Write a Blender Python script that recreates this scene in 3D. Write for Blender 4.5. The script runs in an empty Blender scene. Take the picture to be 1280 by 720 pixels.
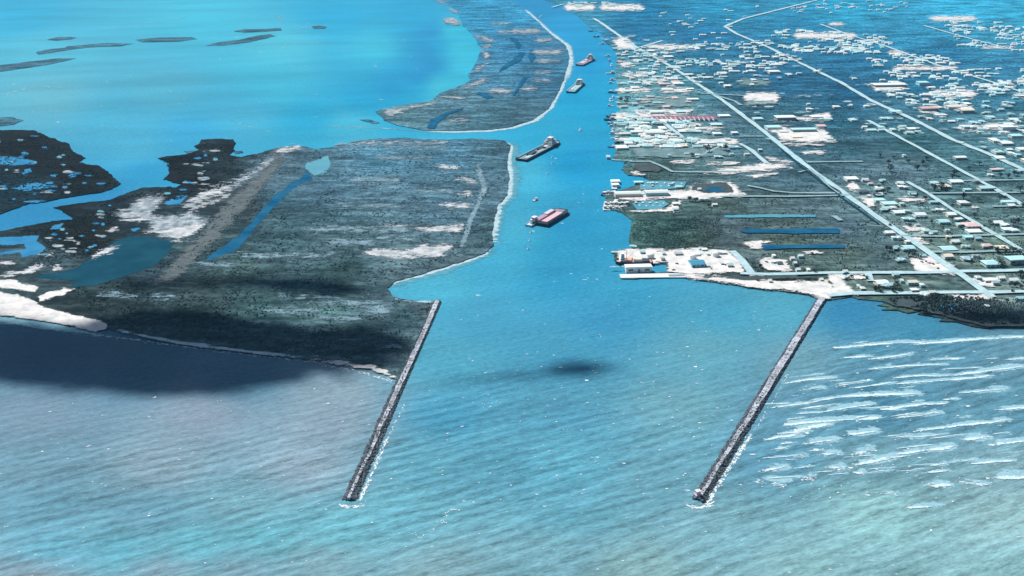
import bpy, bmesh, math, random
import numpy as np
from mathutils import Vector, Matrix, noise, geometry

random.seed(7)
RNG = np.random.default_rng(7)
SC = bpy.context.scene
COL = SC.collection
R = math.radians

# ------------------------------------------------------------------ camera, sky, sun, exposure
CAM_H, PITCH, FPX = 450.0, R(21.9), 1280.0
cam_data = bpy.data.cameras.new('camera')
cam_data.sensor_width = 36.0
cam_data.lens = 36.0
cam_data.clip_start = 1.0
cam_data.clip_end = 60000.0
cam = bpy.data.objects.new('camera', cam_data)
COL.objects.link(cam)
cam.location = (0, 0, CAM_H)
cam.rotation_euler = (R(90) - PITCH, 0, 0)
SC.camera = cam

SUN_EL, SUN_AZ = R(48), R(-38)            # azimuth from +Y, negative = to the left of the view
SUN_DIR = Vector((math.sin(SUN_AZ) * math.cos(SUN_EL), math.cos(SUN_AZ) * math.cos(SUN_EL), math.sin(SUN_EL)))
world = bpy.data.worlds.new('World')
SC.world = world
world.use_nodes = True
wn = world.node_tree.nodes
sky = wn.new('ShaderNodeTexSky')
sky.sky_type = 'NISHITA'
sky.sun_disc = False
sky.sun_elevation = SUN_EL
sky.sun_rotation = SUN_AZ
wn['Background'].inputs['Strength'].default_value = 0.05
world.node_tree.links.new(sky.outputs[0], wn['Background'].inputs['Color'])
sun_data = bpy.data.lights.new('sun', 'SUN')
sun_data.energy = 5.0
sun_data.angle = R(0.5)
sun_data.color = (1.0, 0.96, 0.9)
sun = bpy.data.objects.new('sun', sun_data)
COL.objects.link(sun)
sun.rotation_euler = SUN_DIR.to_track_quat('Z', 'Y').to_euler()
SC.view_settings.view_transform = 'Standard'
SC.view_settings.look = 'None'
SC.view_settings.exposure = 0.3
SC.view_settings.gamma = 1.0
SC.cycles.max_bounces = 5
SC.cycles.diffuse_bounces = 2
SC.cycles.glossy_bounces = 2
SC.cycles.volume_bounces = 0
SC.cycles.transparent_max_bounces = 32
SC.cycles.use_denoising = True

# ------------------------------------------------------------------ small helpers
SP, CP = math.sin(PITCH), math.cos(PITCH)

def G(x, y, z=0.0):
    """a point of the survey grid (1280 x 720 sheet) set out on the ground plane at height z"""
    u, v = (x - 640.0) / FPX, -(y - 360.0) / FPX
    dy, dz = CP + v * SP, -SP + v * CP
    t = (CAM_H - z) / -dz
    return Vector((u * t, dy * t, z))

def GA(P):
    P = np.asarray(P, float)
    u, v = (P[:, 0] - 640.0) / FPX, -(P[:, 1] - 360.0) / FPX
    dy, dz = CP + v * SP, -SP + v * CP
    t = CAM_H / -dz
    return np.stack([u * t, dy * t], 1)

def INV(x, y):
    """ground metres -> survey sheet"""
    dz = -CAM_H
    f = y * CP - dz * SP
    v = (y * SP + dz * CP) / f
    return 640 + FPX * x / f, 360 - FPX * v

def MPP(y):
    """metres per sheet unit, across, at row y"""
    v = -(y - 360.0) / FPX
    return CAM_H / (SP - v * CP) / FPX

def lin(c):
    return tuple(((x / 255.0) / 12.92) if x / 255.0 <= .04045 else ((x / 255.0 + .055) / 1.055) ** 2.4 for x in c)

def tag(o, label=None, cat=None, group=None, kind=None):
    if label: o['label'] = label
    if cat: o['category'] = cat
    if group: o['group'] = group
    if kind: o['kind'] = kind
    return o

def empty(name, loc, rz=0.0):
    o = bpy.data.objects.new(name, None)
    o.empty_display_size = 1.0
    COL.objects.link(o)
    o.location = loc
    o.rotation_euler = (0, 0, rz)
    return o

def link(name, me, parent=None):
    o = bpy.data.objects.new(name, me)
    COL.objects.link(o)
    if parent: o.parent = parent
    return o

def mesh_from(name, verts, faces, mat, smooth=False):
    me = bpy.data.meshes.new(name)
    me.from_pydata([tuple(v) for v in verts], [], [tuple(f) for f in faces])
    if mat: me.materials.append(mat)
    if smooth:
        me.polygons.foreach_set('use_smooth', [True] * len(me.polygons))
    me.update()
    return me

class MB:
    """collects boxes, prisms, lathes and bars into one mesh"""
    def __init__(s): s.v, s.f = [], []
    def add(s, v, f):
        n = len(s.v); s.v += [tuple(p) for p in v]; s.f += [tuple(i + n for i in q) for q in f]
    def box(s, cx, cy, z0, lx, ly, h, tx=1.0, ty=1.0):
        a, b = lx / 2, ly / 2
        v = [(cx - a, cy - b, z0), (cx + a, cy - b, z0), (cx + a, cy + b, z0), (cx - a, cy + b, z0)]
        v += [(cx - a * tx, cy - b * ty, z0 + h), (cx + a * tx, cy - b * ty, z0 + h), (cx + a * tx, cy + b * ty, z0 + h), (cx - a * tx, cy + b * ty, z0 + h)]
        s.add(v, [(3, 2, 1, 0), (4, 5, 6, 7), (0, 1, 5, 4), (1, 2, 6, 5), (2, 3, 7, 6), (3, 0, 4, 7)])
    def prism(s, pts, z0, z1, scale=1.0, cap0=True):
        n = len(pts); c = [sum(p[0] for p in pts) / n, sum(p[1] for p in pts) / n]
        v = [(p[0], p[1], z0) for p in pts] + [(c[0] + (p[0] - c[0]) * scale, c[1] + (p[1] - c[1]) * scale, z1) for p in pts]
        f = [tuple(range(n, 2 * n))] + [(i, (i + 1) % n, n + (i + 1) % n, n + i) for i in range(n)]
        if cap0: f.append(tuple(reversed(range(n))))
        s.add(v, f)
    def lathe(s, prof, n=10, cx=0.0, cy=0.0):
        v, f = [], []
        for r, z in prof:
            for k in range(n):
                a = 2 * math.pi * k / n
                v.append((cx + r * math.cos(a), cy + r * math.sin(a), z))
        for j in range(len(prof) - 1):
            for k in range(n):
                f.append((j * n + k, j * n + (k + 1) % n, (j + 1) * n + (k + 1) % n, (j + 1) * n + k))
        f.append(tuple(range((len(prof) - 1) * n, len(prof) * n)))
        s.add(v, f)
    def bar(s, a, b, r, n=5):
        a, b = Vector(a), Vector(b); d = (b - a).normalized()
        q = d.to_track_quat('Z', 'Y'); v = []
        for p in (a, b):
            for k in range(n):
                t = 2 * math.pi * k / n
                v.append(p + q @ Vector((r * math.cos(t), r * math.sin(t), 0)))
        f = [(k, (k + 1) % n, n + (k + 1) % n, n + k) for k in range(n)] + [tuple(range(n - 1, -1, -1)), tuple(range(n, 2 * n))]
        s.add(v, f)
    def mesh(s, name, mat, smooth=False): return mesh_from(name, s.v, s.f, mat, smooth)
    def build(s, name, mat, parent=None, smooth=False): return link(name, s.mesh(name, mat, smooth), parent)

# ------------------------------------------------------------------ materials
def new_mat(name):
    m = bpy.data.materials.new(name); m.use_nodes = True
    nt = m.node_tree
    return m, nt, nt.nodes['Principled BSDF'], nt.nodes, nt.links

def N(nt, kind, **kw):
    n = nt.nodes.new(kind)
    for k, v in kw.items(): setattr(n, k, v)
    return n

def noise_node(nt, scale, detail=4.0, rough=0.6, mapping=None, vec=None):
    tc = N(nt, 'ShaderNodeNewGeometry')
    src = tc.outputs['Position'] if vec is None else vec
    if mapping:
        mp = N(nt, 'ShaderNodeMapping')
        mp.inputs['Rotation'].default_value = (0, 0, mapping[0])
        mp.vector_type = 'TEXTURE'
        mp.inputs['Scale'].default_value = tuple(1 / q for q in mapping[1])
        nt.links.new(src, mp.inputs['Vector']); src = mp.outputs[0]
    n = N(nt, 'ShaderNodeTexNoise')
    n.inputs['Scale'].default_value = scale
    n.inputs['Detail'].default_value = detail
    n.inputs['Roughness'].default_value = rough
    nt.links.new(src, n.inputs['Vector'])
    return n

def maprange(nt, src, a, b, c, d, clamp=True):
    m = N(nt, 'ShaderNodeMapRange'); m.clamp = clamp
    m.inputs[1].default_value = a; m.inputs[2].default_value = b
    m.inputs[3].default_value = c; m.inputs[4].default_value = d
    nt.links.new(src, m.inputs[0])
    return m.outputs[0]

def math_node(nt, op, a, b):
    m = N(nt, 'ShaderNodeMath', operation=op)
    for i, x in enumerate((a, b)):
        if isinstance(x, (int, float)): m.inputs[i].default_value = x
        else: nt.links.new(x, m.inputs[i])
    return m.outputs[0]

def mixcol(nt, fac, a, b, mode='MIX'):
    m = N(nt, 'ShaderNodeMix', data_type='RGBA', blend_type=mode)
    if isinstance(fac, (int, float)): m.inputs[0].default_value = fac
    else: nt.links.new(fac, m.inputs[0])
    for sock, x in ((m.inputs[6], a), (m.inputs[7], b)):
        if isinstance(x, tuple): sock.default_value = (*x[:3], 1)
        else: nt.links.new(x, sock)
    return m.outputs[2]

def mottled(name, base, alt, scale, rough=0.85, contrast=(0.35, 0.65), detail=5, bump=0.0, island=0.0, spec=0.3):
    m, nt, b, _, L = new_mat(name)
    n = noise_node(nt, scale, detail, 0.65)
    f = maprange(nt, n.outputs[0], contrast[0], contrast[1], 0, 1)
    c = mixcol(nt, f, base, alt)
    if island:
        g = N(nt, 'ShaderNodeNewGeometry')
        k = maprange(nt, g.outputs['Random Per Island'], 0, 1, 1 - island, 1 + island)
        c = mixcol(nt, 1.0, c, k, 'MULTIPLY')
    L.new(c, b.inputs['Base Color'])
    b.inputs['Roughness'].default_value = rough
    b.inputs['Specular IOR Level'].default_value = spec
    if bump:
        bp = N(nt, 'ShaderNodeBump'); bp.inputs['Distance'].default_value = bump
        L.new(n.outputs[0], bp.inputs['Height']); L.new(bp.outputs[0], b.inputs['Normal'])
    return m

_paint = {}
def paint(c, rough=0.5):
    key = (tuple(round(x, 3) for x in c), rough)
    if key not in _paint:
        _paint[key] = mottled('painted_surface', c, tuple(x * 0.82 for x in c), 0.9, rough, (0.4, 0.75), 3)
    return _paint[key]

def land_material():
    m, nt, b, _, L = new_mat('marsh_ground')
    at = N(nt, 'ShaderNodeAttribute', attribute_name='ground_colour')
    n1 = noise_node(nt, 0.11, 6, 0.72)
    n2 = noise_node(nt, 0.014, 5, 0.65, (R(6), (0.55, 1.25, 1)))
    n3 = noise_node(nt, 0.035, 6, 0.7, (R(-4), (0.45, 1.6, 1)))
    a = maprange(nt, n1.outputs[0], 0.32, 0.68, 0.28, 1.8)
    c2 = maprange(nt, n2.outputs[0], 0.36, 0.66, 0.5, 1.5)
    k = math_node(nt, 'MULTIPLY', a, c2)
    col = mixcol(nt, 1.0, at.outputs['Color'], k, 'MULTIPLY')
    fleck = maprange(nt, n3.outputs[0], 0.54, 0.68, 0, 0.85)
    col = mixcol(nt, fleck, col, mixcol(nt, 1.0, at.outputs['Color'], (2.7, 2.5, 2.4), 'MULTIPLY'))
    dark = maprange(nt, n3.outputs[0], 0.48, 0.37, 0, 0.85)
    col = mixcol(nt, dark, col, mixcol(nt, 1.0, at.outputs['Color'], (0.4, 0.5, 0.52), 'MULTIPLY'))
    L.new(col, b.inputs['Base Color'])
    b.inputs['Roughness'].default_value = 0.95
    b.inputs['Specular IOR Level'].default_value = 0.03
    return m

def water_material():
    m, nt, b, _, L = new_mat('sea_water')
    at = N(nt, 'ShaderNodeAttribute', attribute_name='ground_colour')
    sw = noise_node(nt, 0.02, 4, 0.6, (R(28), (0.28, 1.7, 1)))          # long swell streaks, trough shade put into the colour
    sp = noise_node(nt, 0.085, 5, 0.72, (R(24), (0.42, 1.6, 1)))         # wind chop
    fi = noise_node(nt, 0.26, 4, 0.75, (R(22), (0.6, 1.4, 1)))
    wide = noise_node(nt, 0.0045, 4, 0.6, (R(12), (0.5, 1.7, 1)))
    rough_sea = N(nt, 'ShaderNodeAttribute', attribute_name='chop')
    k1 = maprange(nt, sp.outputs[0], 0.3, 0.7, -0.22, 0.22)
    k2 = maprange(nt, fi.outputs[0], 0.3, 0.7, -0.26, 0.28)
    k3 = maprange(nt, sw.outputs[0], 0.3, 0.7, -0.16, 0.16)
    k3 = math_node(nt, 'MULTIPLY', k3, rough_sea.outputs['Fac'])
    k1 = math_node(nt, 'MULTIPLY', k1, math_node(nt, 'ADD', rough_sea.outputs['Fac'], 0.25))
    wv = N(nt, 'ShaderNodeTexWave', wave_type='BANDS', bands_direction='Y', wave_profile='SIN')
    wv.inputs['Scale'].default_value = 0.031; wv.inputs['Distortion'].default_value = 9.0; wv.inputs['Detail'].default_value = 3.0
    wv.inputs['Detail Scale'].default_value = 0.55; wv.inputs['Detail Roughness'].default_value = 0.6
    mp = N(nt, 'ShaderNodeMapping'); mp.inputs['Rotation'].default_value = (0, 0, R(-46)); mp.inputs['Scale'].default_value = (0.5, 1, 1)
    L.new(N(nt, 'ShaderNodeNewGeometry').outputs['Position'], mp.inputs['Vector']); L.new(mp.outputs[0], wv.inputs['Vector'])
    kw = math_node(nt, 'MULTIPLY', maprange(nt, wv.outputs['Fac'], 0, 1, -0.12, 0.12), rough_sea.outputs['Fac'])
    k3 = math_node(nt, 'ADD', k3, kw)
    k4 = maprange(nt, wide.outputs[0], 0.3, 0.7, 0.87, 1.13)
    k = math_node(nt, 'ADD', math_node(nt, 'ADD', k1, k2), math_node(nt, 'ADD', k3, k4))
    L.new(mixcol(nt, 1.0, at.outputs['Color'], k, 'MULTIPLY'), b.inputs['Base Color'])  # wave shading painted in as lighter and darker base colour
    b.inputs['Roughness'].default_value = 0.32
    b.inputs['IOR'].default_value = 1.33
    b.inputs['Specular IOR Level'].default_value = 0.03
    h = math_node(nt, 'ADD', math_node(nt, 'MULTIPLY', sp.outputs[0], rough_sea.outputs['Fac']), math_node(nt, 'MULTIPLY', fi.outputs[0], 0.2))
    h = math_node(nt, 'ADD', h, math_node(nt, 'MULTIPLY', math_node(nt, 'MULTIPLY', sw.outputs[0], rough_sea.outputs['Fac']), 2.0))
    bp = N(nt, 'ShaderNodeBump'); bp.inputs['Distance'].default_value = 2.2; bp.inputs['Strength'].default_value = 0.6
    L.new(h, bp.inputs['Height']); L.new(bp.outputs[0], b.inputs['Normal'])
    return m

def tuft_material():
    m, nt, b, _, L = new_mat('marsh_plants')
    at = N(nt, 'ShaderNodeAttribute', attribute_name='ground_colour')
    n = noise_node(nt, 0.05, 5, 0.65); g = N(nt, 'ShaderNodeNewGeometry')
    k = math_node(nt, 'MULTIPLY', maprange(nt, g.outputs['Random Per Island'], 0, 1, 0.65, 1.35), maprange(nt, n.outputs[0], 0.35, 0.65, 0.6, 1.4))
    L.new(mixcol(nt, 1.0, at.outputs['Color'], k, 'MULTIPLY'), b.inputs['Base Color'])
    b.inputs['Roughness'].default_value = 0.95; b.inputs['Specular IOR Level'].default_value = 0.05
    return m
M_TUFT = tuft_material()
M_LAND = land_material()
M_WATER = water_material()
M_SAND = mottled('shell_sand', (0.70, 0.68, 0.67), (0.40, 0.44, 0.45), 0.08, 0.95, (0.42, 0.72), 6)
M_PALE = mottled('pale_mud', (0.42, 0.48, 0.52), (0.07, 0.12, 0.16), 0.07, 0.95, (0.36, 0.64), 7)
M_BEACH = mottled('wet_beach', (0.42, 0.57, 0.62), (0.20, 0.36, 0.43), 0.08, 0.8, (0.4, 0.7), 5)
M_ROAD = mottled('shell_road', (0.42, 0.60, 0.65), (0.28, 0.43, 0.48), 0.12, 0.95, (0.4, 0.7), 5)
M_DIRT = mottled('dirt_track', (0.27, 0.40, 0.44), (0.16, 0.27, 0.31), 0.12, 0.95, (0.4, 0.7), 5)
M_MEADOW = mottled('pale_meadow', (0.16, 0.27, 0.29), (0.08, 0.15, 0.17), 0.06, 0.95, (0.35, 0.65), 6)
M_RIDGE = mottled('spoil_ridge', (0.10, 0.13, 0.14), (0.04, 0.06, 0.07), 0.08, 0.95, (0.38, 0.66), 6)
M_STREAK = mottled('pale_marsh', (0.20, 0.33, 0.40), (0.07, 0.13, 0.17), 0.08, 0.95, (0.35, 0.7), 6)
M_DARKLAND = mottled('dark_land', (0.03, 0.05, 0.06), (0.05, 0.075, 0.085), 0.08, 0.95, (0.38, 0.66), 6)  # near-black ground tone
M_YARD = mottled('shell_yard', (0.46, 0.61, 0.64), (0.18, 0.30, 0.34), 0.08, 0.95, (0.38, 0.7), 6)
M_SHOAL = mottled('shoal_water', (0.20, 0.46, 0.55), (0.14, 0.40, 0.50), 0.03, 0.4, (0.35, 0.65), 4, 0, 0, 0.1)
M_DUNE = mottled('dune_sand', (0.56, 0.57, 0.60), (0.22, 0.28, 0.31), 0.07, 0.95, (0.40, 0.66), 6)
M_SURF = mottled('surf', (0.66, 0.78, 0.82), (0.36, 0.58, 0.67), 0.3, 0.9, (0.40, 0.66), 5)
M_WASH = mottled('wash', (0.30, 0.50, 0.58), (0.2, 0.4, 0.5), 0.2, 0.7, (0.35, 0.66), 5, 0, 0, 0.1)
M_POND = mottled('pond_water', (0.008, 0.05, 0.085), (0.014, 0.075, 0.115), 0.02, 0.2, (0.35, 0.65), 4, 0, 0, 0.0)
M_CREEK = mottled('creek_water', (0.025, 0.17, 0.36), (0.05, 0.24, 0.42), 0.03, 0.2, (0.35, 0.65), 4, 0, 0, 0.0)
M_BLUE = mottled('canal_water', (0.006, 0.075, 0.165), (0.02, 0.125, 0.23), 0.03, 0.2, (0.35, 0.65), 4, 0, 0, 0.0)
M_CYAN = mottled('shallow_water', (0.06, 0.27, 0.37), (0.10, 0.33, 0.42), 0.03, 0.3, (0.35, 0.65), 4, 0, 0, 0.15)
M_FOAM0 = mottled('sea_foam', (0.80, 0.86, 0.88), (0.5, 0.66, 0.72), 0.5, 0.9, (0.45, 0.75), 4)
def foam_material():
    m = M_FOAM0.copy(); nt = m.node_tree; b = nt.nodes['Principled BSDF']
    n = noise_node(nt, 0.55, 5, 0.75); g = N(nt, 'ShaderNodeNewGeometry')
    k = math_node(nt, 'ADD', n.outputs[0], maprange(nt, g.outputs['Random Per Island'], 0, 1, -0.12, 0.2))
    nt.links.new(maprange(nt, k, 0.40, 0.62, 0.12, 1), b.inputs['Alpha'])
    return m
M_FOAM = foam_material()
M_ROCK = mottled('jetty_rock', (0.12, 0.145, 0.17), (0.035, 0.05, 0.065), 0.6, 0.95, (0.35, 0.65), 4, 0, 0.5)
M_CREST = mottled('jetty_crest', (0.49, 0.52, 0.59), (0.20, 0.24, 0.30), 0.35, 0.95, (0.36, 0.66), 5, 0, 0.3)
M_SCRUB = mottled('scrub_leaves', (0.030, 0.058, 0.062), (0.055, 0.085, 0.085), 0.05, 0.95, (0.35, 0.65), 5, 0, 0.55, 0.1)
M_MARSH = mottled('marsh_grass', (0.10, 0.15, 0.17), (0.19, 0.24, 0.25), 0.05, 0.95, (0.35, 0.65), 5, 0, 0.5, 0.1)
M_BUSH = mottled('bush_leaves', (0.04, 0.075, 0.085), (0.08, 0.13, 0.145), 0.05, 0.95, (0.35, 0.65), 5, 0, 0.5, 0.1)
M_LEAF = mottled('tree_leaves', (0.022, 0.05, 0.05), (0.045, 0.08, 0.07), 0.4, 0.9, (0.35, 0.65), 4, 0, 0.5, 0.2)
M_BARK = mottled('bark', (0.08, 0.07, 0.06), (0.05, 0.045, 0.04), 1.0)
M_GLASS = mottled('window_glass', (0.02, 0.03, 0.04), (0.03, 0.05, 0.06), 1.0, 0.15)
M_CLOUD = mottled('cloud', (0.85, 0.85, 0.86), (0.8, 0.8, 0.82), 0.01, 1.0)
M_TYRE = mottled('tyre_rubber', (0.02, 0.02, 0.02), (0.03, 0.03, 0.03), 2.0, 0.9)

# ------------------------------------------------------------------ ground outlines
def fbm(x, y, s):
    v = noise.noise_vector(Vector((x / s, y / s, 3.1)))
    return v.x, v.y

def ragged(pts, amp=0.8, closed=True, seed=0.0, step=1.3):
    """survey-sheet outline -> ground outline in metres with a natural, uneven edge"""
    W = GA(pts); n = len(W); out = []
    for i in range(n if closed else n - 1):
        a, b = W[i], W[(i + 1) % n]
        ya, yb = pts[i][1], pts[(i + 1) % n][1]
        m = MPP(max(min((ya + yb) / 2, 720), -60))
        d = math.hypot(*(b - a))
        k = max(1, min(400, int(d / (m * step))))
        for j in range(k):
            t = j / k; p = a + (b - a) * t; mm = m * amp
            dx = dy = 0.0
            for s, g in ((28, 1.6), (10, 1.0), (4, 0.6)):
                u, v = fbm(p[0] + seed * 37, p[1] - seed * 11, s * m)
                dx += u * g * mm; dy += v * g * mm * 1.8
            out.append((p[0] + dx, p[1] + dy))
    if not closed: out.append(tuple(W[-1]))
    return out

def tess(poly):
    return [tuple(t) for t in geometry.tessellate_polygon([[Vector((p[0], p[1], 0)) for p in poly]])]

def in_poly(P, poly):
    P = np.asarray(P, float); x, y = P[:, 0], P[:, 1]
    c = np.zeros(len(P), bool); n = len(poly); j = n - 1
    for i in range(n):
        xi, yi = poly[i]; xj, yj = poly[j]
        if yi != yj:
            c ^= ((yi > y) != (yj > y)) & (x < (xj - xi) * (y - yi) / (yj - yi) + xi)
        j = i
    return c

def seg_dist(P, poly, closed=True):
    P = np.asarray(P, float); d = np.full(len(P), 1e9); n = len(poly)
    for i in range(n if closed else n - 1):
        a = np.array(poly[i], float); b = np.array(poly[(i + 1) % n], float)
        ab = b - a; t = np.clip(((P - a) @ ab) / max(ab @ ab, 1e-9), 0, 1)
        q = a + t[:, None] * ab
        d = np.minimum(d, np.hypot(P[:, 0] - q[:, 0], P[:, 1] - q[:, 1]))
    return d

def sdist(P, poly):
    d = seg_dist(P, poly)
    return np.where(in_poly(P, poly), d, -d)

def smooth(t):
    t = np.clip(t, 0, 1); return t * t * (3 - 2 * t)

def set_colours(me, cols, name='ground_colour'):
    a = me.attributes.new(name, 'FLOAT_COLOR', 'POINT')
    c = np.ones((len(me.vertices), 4), np.float32); c[:, :3] = cols
    a.data.foreach_set('color', c.ravel())

def set_float(me, vals, name):
    a = me.attributes.new(name, 'FLOAT', 'POINT')
    a.data.foreach_set('value', np.asarray(vals, np.float32))

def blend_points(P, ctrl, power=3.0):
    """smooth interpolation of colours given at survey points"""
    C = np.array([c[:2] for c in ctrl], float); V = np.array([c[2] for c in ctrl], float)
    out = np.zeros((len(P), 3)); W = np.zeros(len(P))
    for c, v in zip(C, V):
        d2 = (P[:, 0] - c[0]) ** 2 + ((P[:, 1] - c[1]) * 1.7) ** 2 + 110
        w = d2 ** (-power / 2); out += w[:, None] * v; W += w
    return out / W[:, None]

Z_LAND = 1.2
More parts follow.
